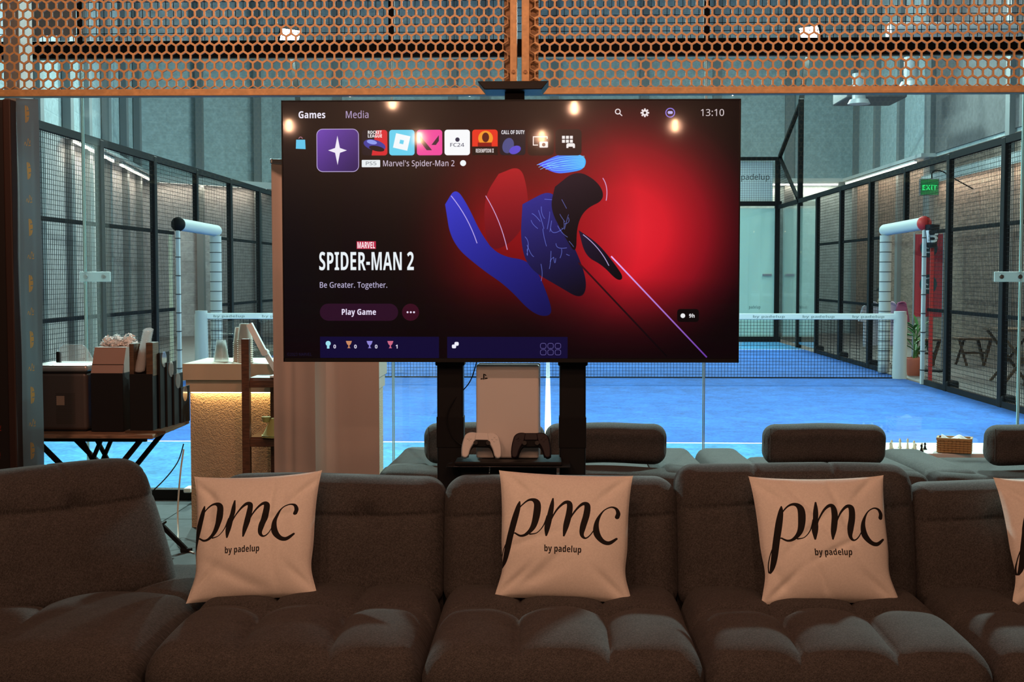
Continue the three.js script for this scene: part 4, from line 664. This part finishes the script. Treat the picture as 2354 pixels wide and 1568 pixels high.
// ---------------------------------------------------------------- drinks corner: folding table
{
  const X0 = -2.66, X1 = -1.925, D0 = 6.17, D1 = 6.75, T = 0.682;
  const t = thing('folding_table', 'folding table with wood top and crossed black legs', 'table', [0, 0, 0]);
  mesh('table_top', [b2(X0, X1, T - 0.022, T, D0, D1, 0.006)], M.tableWood, t);
  mesh('edge_frame', [b2(X0 + 0.05, X1 - 0.05, T - 0.042, T - 0.023, D0 + 0.05, D0 + 0.075), b2(X0 + 0.05, X1 - 0.05, T - 0.042, T - 0.023, D1 - 0.075, D1 - 0.05)], M.steelBlack, t);
  for (const D of [D0 + 0.08, D1 - 0.1]) for (const [a, b] of [[X1 - 0.08, X0 + 0.12], [X0 + 0.12, X1 + 0.02]]) { const l = mesh('leg', [bar(V(a, T - 0.03, -D), V(b, 0.012, -D - (a > b ? 0.03 : 0)), 0.022)], M.steelBlack, t); mesh('leg_cap', [bx(0.06, 0.022, 0.03, b, 0.011, -D - (a > b ? 0.03 : 0), 0.006)], M.blackMatte, l); }
  for (const D of [D0 + 0.2, D1 - 0.2]) for (const [a, b] of [[X0 + 0.42, X0 + 0.2], [X0 + 0.3, X0 + 0.56]]) mesh('brace', [bar(V(a, T - 0.03, -D), V(b, 0.16, -D), 0.018)], M.steelBlack, t);
  mesh('spreader', [rod(V(X0 + 0.22, 0.16, -D0 - 0.08), V(X0 + 0.22, 0.16, -D1 + 0.1), 0.008), rod(V(X1 - 0.09, 0.16, -D0 - 0.08), V(X1 - 0.09, 0.16, -D1 + 0.1), 0.008)], M.steelBlack, t);
  // ice maker
  const i = thing('ice_maker', 'dark brown countertop ice maker with perforated vent', 'ice maker', [-2.43, T, -6.43]);
  const ventTex = lettering('', 256, 512, '', '', '#4e4642', (x) => { x.fillStyle = '#070505'; for (let a = 0; a < 16; a++) for (let b = 0; b < 30; b++) { x.beginPath(); x.arc(12 + a * 16 + (b % 2) * 8, 14 + b * 16.6, 4.6, 0, 7); x.fill(); } });
  mesh('body', [bx(0.29, 0.29, 0.3, 0, 0.15, 0, 0.02, 4)], M.iceBody, i);
  mesh('vent', [new THREE.PlaneGeometry(0.10, 0.16).translate(0.035, 0.115, 0.1508)], new THREE.MeshPhysicalMaterial({ map: ventTex, roughness: 0.5 }), i);
  mesh('rating_label', [bx(0.04, 0.046, 0.001, 0.012, 0.155, 0.1515)], M.sticker, i);
  mesh('lid_rim', [bx(0.30, 0.034, 0.31, 0, 0.314, 0, 0.014, 4)], M.iceRim, i);
  mesh('lid_groove', [bx(0.285, 0.01, 0.295, 0, 0.294, 0)], M.blackMatte, i);
  const cl = mesh('open_lid', [(() => { const s = new THREE.Shape(); s.moveTo(-0.09, 0); s.quadraticCurveTo(-0.10, 0.08, -0.06, 0.085); s.lineTo(0.03, 0.085); s.quadraticCurveTo(0.06, 0.07, 0.085, 0); s.closePath(); return new THREE.ExtrudeGeometry(s, { depth: 0.01, bevelEnabled: true, bevelSize: 0.004, bevelThickness: 0.004, bevelSegments: 2 }).translate(0, 0.332, -0.11); })()], M.clear, i); cl.userData.label = 'clear plastic lid propped open';
  mesh('hinge', [bx(0.02, 0.06, 0.03, -0.09, 0.355, -0.1, 0.006)], M.black, i);
  mesh('foot', [bx(0.27, 0.008, 0.28, 0, 0.003, 0)], M.blackMatte, i);
  // napkin and tissue holder
  const nb = thing('napkin_holder', 'black napkin holder box with sloping brown front', 'holder', [-2.183, T, -6.4]);
  mesh('body', [bx(0.16, 0.29, 0.26, 0, 0.146, 0, 0.004)], M.blackMatte, nb);
  const slope = new THREE.Shape(); slope.moveTo(0, 0); slope.lineTo(0.2, 0); slope.lineTo(0.2, 0.125); slope.lineTo(0.06, 0.125); slope.closePath();
  mesh('sloping_front', [new THREE.ExtrudeGeometry(slope, { depth: 0.158, bevelEnabled: false }).rotateY(Math.PI / 2).translate(-0.079, 0.292, 0.125)], M.boxFront, nb);
  mesh('fold_line', [bx(0.156, 0.002, 0.003, 0, 0.334, 0.107)], M.blackMatte, nb);
  const cr = []; const rr = rng(5); for (let k = 0; k < 16; k++) { const g = new THREE.IcosahedronGeometry(0.02 + rr() * 0.014, 1), p = g.attributes.position; for (let q = 0; q < p.count; q++) p.setXYZ(q, p.getX(q) * (0.6 + rr() * 0.8), p.getY(q) * (0.5 + rr() * 0.9), p.getZ(q) * (0.6 + rr() * 0.8)); g.computeVertexNormals(); cr.push(g.translate(-0.065 + rr() * 0.13, 0.425 + rr() * 0.012 + (k < 3 ? 0.012 : 0), -0.02 - rr() * 0.05)); }
  tag(mesh('crumpled_wrap', cr.map((g) => g.translate(-2.183, T, -6.4)), M.tissue), 'crumpled clear wrap on the napkin holder top', 'wrap');
  // lid organiser
  const o = thing('lid_organiser', 'tall dark wood lid organiser with stepped slots at its side', 'organiser', [-2.0, T, -6.32]);
  mesh('front_body', [bx(0.115, 0.29, 0.17, 0, 0.146, 0, 0.003)], M.blackMatte, o);
  for (const [a, h] of [[-0.047, 0.44], [0.042, 0.445]]) mesh('upright', [bx(a < 0 ? 0.022 : 0.034, h - 0.28, 0.1, a, (h + 0.28) / 2, 0.03, 0.003)], M.brownWood, o);
  mesh('slot_back', [bx(0.07, 0.15, 0.012, 0, 0.36, -0.015)], M.brownWood, o);
  mesh('base_plate', [bx(0.2, 0.012, 0.42, 0.02, 0.006, -0.12)], M.brownWood, o);
  [[0.072, 0.385, -0.02], [0.083, 0.33, -0.10], [0.094, 0.265, -0.18], [0.104, 0.19, -0.27]].forEach(([a, h, z]) => { const p = mesh('divider', [bx(0.010, h, 0.16, a - 0.004, h / 2 + 0.006, z - 0.05, 0.002)], M.blackMatte, o); mesh('slot_lid', [cyl(0.04, 0.04, 0.004, a + 0.003, h - 0.03, z - 0.03, 24, 'x')], M.clear, p); });
  const ls = thing('lid_stack', 'leaning stack of clear cup lids in the wood organiser', 'cup lids', [-2.003, T + 0.30, -6.28]);
  for (let k = 0; k < 22; k++) mesh('lid', [cyl(0.026, 0.026, 0.0045, 0, 0, 0, 22), cyl(0.020, 0.022, 0.004, 0, 0.004, 0, 18)].map((g) => g.rotateX(0.35).translate(-0.012 + k * 0.0015, 0.01 + k * 0.0092, 0.012 - 0.002 * k)), M.clear, ls);
  tag(mesh('cable', [tube([[-2.07, 0.50, -7.2], [-2.085, 0.42, -7.16], [-2.10, 0.37, -7.08], [-2.13, 0.32, -7.0], [-2.17, 0.27, -6.9], [-2.24, 0.20, -6.85], [-2.34, 0.08, -6.85], [-2.45, 0.008, -6.85]], 0.0035, 60)], M.blackMatte), 'black power cable trailing from the folding table to the counter', 'cable');
  tag(mesh('cable', [tube([[-2.07, 0.47, -7.2], [-2.083, 0.35, -7.18], [-2.085, 0.14, -7.12], [-2.05, 0.03, -7.0], [-1.97, 0.008, -6.75], [-1.85, 0.006, -6.6]], 0.005, 60)], M.cream), 'pale cable hanging down the counter side to the floor', 'cable');
  tag(mesh('power_strip', [bx(0.05, 0.03, 0.11, -2.3, 0.085, -8.12, 0.008)], M.white), 'small white socket on the base rail of the glass', 'socket');
}
// counter with light under its overhang
{
  const c = thing('counter', 'cream bar counter with rough plaster front and lit overhang', 'counter', [-1.53, 0, -7.5]);
  mesh('body', [bx(1.06, 0.79, 0.42, 0, 0.395, -0.02)], M.stucco, c);
  mesh('top_slab', [bx(1.10, 0.094, 0.54, 0, 0.908, 0, 0.003)], M.counterTop, c);
  mesh('apron', [bx(1.08, 0.07, 0.49, 0, 0.826, -0.005)], M.counterTop, c);
  mesh('light_strip', [bx(1.04, 0.008, 0.014, 0, 0.787, 0.2)], glow(1, 0.74, 0.36, 9), c);
  const l = new THREE.RectAreaLight(new THREE.Color().setRGB(1, 0.56, 0.2), 15, 1.04, 0.02); l.position.set(0, 0.781, 0.213); l.rotation.x = -Math.PI / 2; c.add(l);
  const cup = (h, rt, rb, t = 0.0015) => lathe([[0, 0], [rb, 0], [rt, h], [rt + 0.003, h], [rt + 0.003, h - 0.003], [rt - t, h - 0.003], [rb - t, t], [0, t]], 26);
  const clr = thing('cup_stack', 'upturned stack of clear plastic cups on the counter', 'cups', [-1.905, 0.956, -7.42]);
  for (let k = 0; k < 5; k++) mesh('cup', [cup(0.095, 0.041, 0.028).rotateX(Math.PI).translate(0, 0.095 + k * 0.0075, 0)], M.clear, clr);
  for (const [x, D, n, lab] of [[-1.79, 7.42, 10, 'shorter upturned stack of cream paper cups on the counter'], [-1.745, 7.34, 12, 'taller upturned stack of cream paper cups on the counter']]) {
    const s = thing('cup_stack', lab, 'cups', [x, 0.956, -D]);
    for (let k = 0; k < n; k++) mesh('cup', [cup(0.092, 0.043, 0.031).rotateX(Math.PI).translate(0, 0.093 + k * 0.0118, 0)], M.cream, s);
  }
  const jar = thing('jar', 'clear jar of amber nuts with a crumpled foil top at the banner', 'jar', [-1.52, 0.956, -7.38]);
  mesh('body', [lathe([[0, 0], [0.05, 0], [0.052, 0.01], [0.052, 0.14], [0.046, 0.15], [0.044, 0.15], [0.05, 0.138], [0.05, 0.012], [0, 0.006]], 28)], M.clear, jar);
  const nuts = [], q = rng(77); for (let k = 0; k < 60; k++) { const a = q() * 6.28, rr = 0.04 * Math.sqrt(q()); nuts.push(new THREE.SphereGeometry(0.010, 8, 6).scale(1, 0.7, 1).translate(rr * Math.cos(a), 0.018 + q() * 0.11, rr * Math.sin(a))); }
  mesh('nuts', nuts, M.wicker, jar).userData.kind = 'stuff';
  const fo = []; for (let k = 0; k < 14; k++) { const g = new THREE.IcosahedronGeometry(0.022, 1), p = g.attributes.position; for (let m = 0; m < p.count; m++) p.setXYZ(m, p.getX(m) * (0.6 + q() * 0.9), p.getY(m) * (0.4 + q() * 0.9), p.getZ(m) * (0.6 + q() * 0.9)); g.computeVertexNormals(); const a = k * 0.9; fo.push(g.translate(0.034 * Math.cos(a) * (k % 3) / 2, 0.165 + 0.03 * q(), 0.034 * Math.sin(a) * (k % 3) / 2)); }
  mesh('foil_top', fo, M.steel, jar);
}
// dark wood ladder shelf in front of the counter
{
  const s = thing('ladder_shelf', 'dark wood open shelf standing before the counter', 'shelf', [-1.40, 0, -6.93]);
  for (const [x, z, h] of [[-0.232, 0.05, 1.115], [0.232, 0.05, 1.115], [-0.13, -0.19, 0.885], [0.232, -0.19, 0.885]]) mesh('post', [bx(0.042, h, 0.042, x, h / 2, z, 0.003)], M.darkWood, s);
  for (const y of [0.885, 0.563, 0.24]) { const b = mesh('shelf_board', [bx(0.43, 0.018, 0.24, 0, y + 0.01, -0.07)], M.darkWood, s); mesh('front_rail', [bx(0.43, 0.042, 0.022, 0, y - 0.012, 0.052, 0.003)], M.darkWood, b); }
  const a = thing('tablet_arm', 'white jointed tablet arm folded on the dark wood shelf', 'arm', [-1.46, 0.905, -6.91]);
  mesh('base', [bx(0.12, 0.012, 0.1, 0.02, 0.006, 0, 0.004)], M.white, a);
  mesh('lower_arm', [bar(V(0, 0.012, 0), V(-0.075, 0.14, 0), 0.026, 0.03)], M.white, a);
  mesh('upper_arm', [bar(V(-0.07, 0.125, 0.012), V(-0.155, 0.29, 0.012), 0.03, 0.034)], M.white, a);
  mesh('joint', [cyl(0.018, 0.018, 0.05, -0.073, 0.135, 0.005, 18, 'z'), cyl(0.018, 0.018, 0.05, 0, 0.02, 0, 18, 'z')], M.white, a);
  const v = thing('olive_watering_can', 'olive green faceted can on the middle shelf board', 'can', [-1.525, 0.583, -6.88]);
  mesh('body', [cyl(0.02, 0.075, 0.10, 0.045, 0.052, 0, 7)], M.olive, v);
  mesh('spout', [cyl(0.026, 0.018, 0.03, 0.0, 0.095, 0.0, 9)], M.olive, v);
  mesh('foot', [cyl(0.078, 0.07, 0.012, 0.045, 0.006, 0, 7)], M.olive, v);
}
// roll-up banners seen from behind
{
  const ban = (label, a, b, top, D2) => {
    const A = V(a[0], 0, -a[1]), B = V(b[0], 0, -b[1]), d = B.clone().sub(A), L = d.length(), o = thing('roll_up_banner', label, 'banner', [(a[0] + b[0]) / 2, 0, -(a[1] + b[1]) / 2], Math.atan2(-d.z, d.x), 'roll up banners behind the television');
    const g = new THREE.PlaneGeometry(L, top - 0.06, 24, 30), p = g.attributes.position;
    for (let i = 0; i < p.count; i++) { const x = p.getX(i) / L, y = p.getY(i); p.setZ(i, 0.006 * Math.sin(x * 9 + y) + 0.012 * G(x + 0.1, 0.08)); } g.computeVertexNormals();
    const bk = g.clone(); bk.index.array.reverse(); bk.computeVertexNormals();
    mesh('sheet', [g.translate(0, top / 2 + 0.02, 0.002)], M.banner, o); mesh('sheet_back', [bk.translate(0, top / 2 + 0.02, -0.002)], M.banner, o);
    mesh('top_bar', [bx(L + 0.01, 0.025, 0.02, 0, top, 0, 0.006)], M.steel, o); mesh('cassette', [bx(L + 0.02, 0.07, 0.09, 0, 0.037, 0, 0.02)], M.steel, o);
    mesh('support_pole', [rod(V(0, 0.06, -0.03), V(0, top, -0.015), 0.008)], M.steel, o);
  };
  ban('cream roll up banner standing by the ladder shelf', [-1.295, 6.0], [-1.118, 6.12], 1.99);
  ban('cream roll up banner beside the blue court and television stand', [-1.142, 6.22], [-0.822, 6.2], 1.97);
}

// ---------------------------------------------------------------- things beyond the fence on the bench side
{
  const e = thing('exit_sign', 'green lit EXIT sign hung beyond the mesh fence', 'sign', [6.74, 2.86, -23], 0);
  mesh('box', [bx(0.34, 0.30, 0.05, 0, 0.15, -0.028, 0.008)], M.greyPanel, e);
  const et = lettering('EXIT', 256, 220, 'bold 100px sans-serif', '#b8ffc8', '#0a8f34', (x, w, h) => { x.fillStyle = '#0a5a2c'; x.fillRect(0, 0, w, h); x.fillStyle = '#28e070'; x.font = 'bold 104px sans-serif'; x.fillText('EXIT', w / 2, h / 2 + 6); });
  mesh('lit_face', [new THREE.PlaneGeometry(0.31, 0.27).translate(0, 0.15, 0)], new THREE.MeshPhysicalMaterial({ color: 0x050505, roughness: 0.4, emissive: 0xffffff, emissiveMap: et, emissiveIntensity: 2.2 }), e);
  const l = new THREE.RectAreaLight(new THREE.Color().setRGB(0.1, 1, 0.3), 1.0, 0.3, 0.26); l.position.set(0, 0.15, 0.006); l.rotation.y = Math.PI; e.add(l);
  mesh('bracket', [tube([[0.05, 0.3, -0.03], [0.06, 0.42, -0.03], [0.2, 0.44, -0.05], [0.45, 0.3, -0.05], [0.78, 0.12, -0.05]], 0.012, 30)], M.steelBlack, e);
  const bench = (x, D, w, h, label) => { const b = thing('bench', label, 'bench', [x, 0, -D], 0, 'wooden benches along the hall wall'); mesh('seat', [bx(w, 0.035, 0.34, 0, h - 0.02, 0, 0.006)], M.brownWood, b); for (const s of [-1, 1]) { mesh('leg', [bar(V(s * (w / 2 - 0.04), h - 0.04, 0.1), V(s * (w / 2 - 0.16), 0, 0.12), 0.04)], M.brownWood, b); mesh('leg', [bar(V(s * (w / 2 - 0.18), h - 0.04, -0.1), V(s * (w / 2 - 0.06), 0, -0.12), 0.04)], M.brownWood, b); } mesh('rail', [bx(w - 0.2, 0.035, 0.03, 0, h * 0.45, 0)], M.brownWood, b); };
  bench(6.86, 20.9, 0.58, 0.45, 'small brown wooden bench by the hall wall between two fence posts');
  bench(6.5, 16.9, 0.6, 0.46, 'small brown wooden bench beside the brown table');
  bench(6.05, 20.8, 0.5, 0.44, 'small brown wooden bench behind the red padded door frame');
  const tb = thing('side_table', 'brown wooden table beyond the mesh fence', 'table', [6.35, 0, -17.6]);
  mesh('table_top', [bx(0.7, 0.035, 0.6, 0, 0.72, 0, 0.006)], M.brownWood, tb);
  for (const s of [-1, 1]) for (const z of [-1, 1]) mesh('leg', [bar(V(s * 0.3, 0.7, z * 0.24), V(-s * 0.24, 0, z * 0.26), 0.035)], M.brownWood, tb);
  // shirts on a rail with a cap on the stand
  const r = thing('clothes_stand', 'black clothes stand with wooden bust beyond the net', 'clothes stand', [5.46, 0, -21.2]);
  mesh('pole', [cyl(0.016, 0.016, 1.0, 0, 0.5, 0, 12)], M.black, r); mesh('base', [cyl(0.16, 0.17, 0.02, 0, 0.01, 0, 24)], M.black, r);
  mesh('cross_bar', [rod(V(-0.34, 0.98, 0), V(0.34, 0.98, 0), 0.012)], M.black, r);
  mesh('bust', [lathe([[0, 0], [0.055, 0], [0.075, 0.03], [0.05, 0.07], [0.035, 0.10], [0.045, 0.13], [0.055, 0.18], [0.04, 0.23], [0, 0.245]], 20).translate(0.0, 1.0, 0.02)], M.mannequin, r);
  const shirt = (x, m, label, w) => {
    const sh = new THREE.Shape(); sh.moveTo(-0.05, 0.34); sh.lineTo(0.05, 0.34); sh.lineTo(w, 0.27); sh.lineTo(w + 0.05, 0.05); sh.lineTo(w - 0.02, 0.04); sh.lineTo(w - 0.03, -0.34); sh.lineTo(-w + 0.03, -0.36); sh.lineTo(-w + 0.02, 0.04); sh.lineTo(-w - 0.05, 0.05); sh.lineTo(-w, 0.27); sh.closePath();
    const g = new THREE.ExtrudeGeometry(sh, { depth: 0.04, bevelEnabled: true, bevelSize: 0.012, bevelThickness: 0.015, bevelSegments: 3 }), p = g.attributes.position; for (let i = 0; i < p.count; i++) p.setZ(i, p.getZ(i) + 0.02 * Math.sin(p.getX(i) * 34)); g.computeVertexNormals();
    const o = thing('shirt', label, 'shirt', [5.46 + x, 0.66, -21.2 + 0.05 + (x > 0 ? 0.08 : 0) + (x > 0.2 ? 0.08 : 0)], 0); mesh('cloth', [g], m, o); const c = mesh('collar', [new THREE.TorusGeometry(0.05, 0.014, 8, 20).rotateX(1.2).translate(0, 0.34, 0.02)], m, o); return o;
  };
  shirt(-0.16, M.shirtWhite, 'white shirt hanging on the black clothes stand', 0.16); shirt(0.11, M.shirtLilac, 'lilac shirt hanging on the black clothes stand', 0.13); shirt(0.27, M.shirtPlum, 'plum shirt hanging on the black clothes stand', 0.07);
  const cap = thing('cap', 'black cap on the wooden bust of the clothes stand', 'cap', [5.46, 1.2, -21.18]); mesh('crown', [new THREE.SphereGeometry(0.085, 20, 10, 0, 6.283, 0, Math.PI / 2).scale(1, 0.85, 1)], M.blackMatte, cap); mesh('brim', [cyl(0.11, 0.11, 0.008, -0.03, 0.004, 0.05, 24)], M.blackMatte, cap);
  // red banner with dark ovals
  const bt = lettering('', 256, 1024, '', '', '#b83038', (x) => { for (const y of [170, 620]) { x.fillStyle = '#2b4548'; x.beginPath(); x.ellipse(128, y, 78, 120, 0, 0, 7); x.fill(); x.strokeStyle = '#e6eeee'; x.lineWidth = 16; x.beginPath(); x.moveTo(150, y - 80); x.lineTo(105, y - 70); x.quadraticCurveTo(60, y - 10, 130, y + 5); x.moveTo(95, y - 10); x.quadraticCurveTo(60, y + 60, 135, y + 55); x.stroke(); } });
  const rb = thing('red_banner', 'red banner with dark oval marks standing beyond the door frame', 'banner', [5.75, 0, -19.6], -0.5);
  mesh('sheet', [bx(0.42, 1.25, 0.012, 0, 1.45, 0)], new THREE.MeshPhysicalMaterial({ map: bt, roughness: 0.7 }), rb); mesh('pole', [cyl(0.015, 0.015, 2.1, -0.215, 1.05, 0, 10), cyl(0.015, 0.015, 2.1, 0.215, 1.05, 0, 10)], M.steel, rb); mesh('foot', [bx(0.5, 0.03, 0.3, 0, 0.015, 0)], M.steelBlack, rb);
  // potted plant
  const pl = thing('potted_plant', 'leafy green plant in a terracotta pot beyond the net post', 'plant', [5.32, 0, -18.75]);
  mesh('pot', [lathe([[0, 0], [0.1, 0], [0.14, 0.24], [0.15, 0.26], [0.135, 0.26], [0.12, 0.22], [0, 0.2]], 24)], M.pot, pl);
  const lq = rng(9), lm = M.leaf.clone(); lm.side = THREE.DoubleSide;
  for (let k = 0; k < 26; k++) { const s = new THREE.Shape(), w = 0.035 + lq() * 0.02, L = 0.2 + lq() * 0.16; s.moveTo(0, 0); s.quadraticCurveTo(w, L * 0.5, 0, L); s.quadraticCurveTo(-w, L * 0.5, 0, 0); const g = new THREE.ShapeGeometry(s, 6); const p = g.attributes.position; for (let i = 0; i < p.count; i++) p.setZ(i, -1.2 * p.getY(i) ** 2 + 0.6 * Math.abs(p.getX(i))); g.computeVertexNormals(); mesh('leaf', [g.rotateX(-0.3 - lq() * 0.9).rotateY(lq() * 6.28).translate((lq() - 0.5) * 0.08, 0.26 + lq() * 0.42, (lq() - 0.5) * 0.08)], lm, pl); }
  mesh('stem', Array.from({ length: 4 }, (_, k) => rod(V(0.02 * k - 0.03, 0.2, 0), V(0.04 * Math.cos(k * 2), 0.7, 0.04 * Math.sin(k * 2)), 0.007, 0.004, 8)), M.leaf, pl);
  // air duct with round diffusers
  const d = thing('air_duct', 'pale round air duct with two drop diffusers near the hall wall', 'duct', [0, 0, 0]);
  mesh('duct', [rod(V(5.2, 5.15, -20), V(RW - 0.02, 5.15, -20), 0.17, 0.17, 28)], M.duct, d);
  for (const [x, D] of [[5.55, 23.3], [6.0, 21.6]]) mesh('diffuser', [cyl(0.16, 0.2, 0.08, x, 4.55 - (x > 5.8 ? -0.06 : 0), -D, 28), cyl(0.12, 0.12, 0.5, x, 4.8, -D, 22)], M.duct, d);
  tag(mesh('ceiling_unit', [b2(5.5, 6.6, 4.72, 4.95, 24, 25.2, 0.03)], M.unitGrey), 'flat grey air unit hung beside the drop diffusers', 'air unit');
}

// ---------------------------------------------------------------- lounge pendant bulbs (overhead and behind the viewer; mirrored in the television)
{
  for (const [x, D, lab] of [[-0.90, 2.06, 'between the sofa and the drinks corner'], [0.154, 1.79, 'opposite the game console'], [-1.73, 0.93, 'nearest the drinks corner wall'], [0.845, 0.86, 'opposite the taller sofa section'], [-0.937, 0.14, 'in the back row on the drinks side'], [-0.046, 0.2, 'in the back row at the middle']]) {
    const o = thing('pendant_bulb', 'warm bare pendant bulb on a black cord ' + lab, 'lamp', [x, 2.45, -D], 0, 'pendant bulbs over the lounge');
    mesh('cord', [cyl(0.004, 0.004, 0.96, 0, 0.57, 0, 8)], M.blackMatte, o);
    mesh('socket', [cyl(0.018, 0.022, 0.06, 0, 0.07, 0, 16)], M.black, o);
    mesh('bulb', [lathe([[0, -0.03], [0.011, -0.027], [0.018, -0.016], [0.020, -0.003], [0.017, 0.014], [0.014, 0.04], [0, 0.042]], 20)], glow(1.0, 0.60, 0.28, 70), o);
    const l = new THREE.PointLight(WARM, BULB_CD); l.castShadow = true; l.shadow.radius = 0.8; o.add(l);
  }
}
// ceiling spotlights over the front sofa
for (const [x, lab] of [[-1.5, 'over the corner sofa section'], [-0.4, 'over the section with the tilted cushion'], [0.7, 'over the taller sofa section'], [1.8, 'over the open end of the sofa row']]) {
  const o = thing('ceiling_spotlight', 'black ceiling spotlight ' + lab, 'lamp', [x, 3.5, -2.3], 0, 'ceiling spotlights over the front sofa');
  mesh('mount', [cyl(0.05, 0.05, 0.02, 0, -0.01, 0, 20)], M.black, o);
  mesh('housing', [lathe([[0.0, -0.02], [0.045, -0.02], [0.05, -0.03], [0.05, -0.14], [0.046, -0.14], [0.044, -0.06], [0, -0.055]], 24)], M.black, o);
  mesh('lamp_lens', [cyl(0.04, 0.04, 0.006, 0, -0.11, 0, 20)], glow(1.0, 0.62, 0.34, 2.5), o);
  const l = new THREE.SpotLight(WARM, SPOT_CD, 0, 1.05, 0.7, 2); l.position.set(0, -0.13, 0); l.target.position.set(0, -3, -1.6); l.shadow.radius = 1.5; o.add(l); o.add(l.target);
}
// track spotlights washing the hexagon screen
for (const [x, lab] of [[-1.9, 'at the dark column side'], [-0.75, 'before the drinks side panel'], [0.5, 'beside the middle post'], [1.75, 'at the clear glass side']]) {
  const o = thing('track_spotlight', 'black track spotlight washing the hexagon screen ' + lab, 'lamp', [x, 3.5, -4.1], 0, 'track spotlights before the hexagon screen');
  mesh('mount', [cyl(0.012, 0.012, 0.24, 0, -0.12, 0, 12)], M.black, o);
  const h = mesh('housing', [lathe([[0.0, 0.06], [0.045, 0.06], [0.05, 0.05], [0.05, -0.06], [0.046, -0.06], [0.044, 0.0], [0, 0.005]], 24)], M.black, o); h.position.set(0, -0.26, -0.02); h.rotation.x = 0.95;
  mesh('lamp_lens', [cyl(0.04, 0.04, 0.006, 0, -0.04, 0, 20)], glow(1.0, 0.62, 0.34, 2.5), h);
  const l = new THREE.SpotLight(WARM, WASH_CD, 0, 0.85, 0.8, 2); l.position.set(0, -0.31, -0.075); l.target.position.set(0, -1.1, -1.5); l.shadow.radius = 1.5; o.add(l); o.add(l.target);
}
scene.traverse((o) => { if (o.isLight && !o.isRectAreaLight) o.castShadow = true; });
renderer.render(scene, camera);
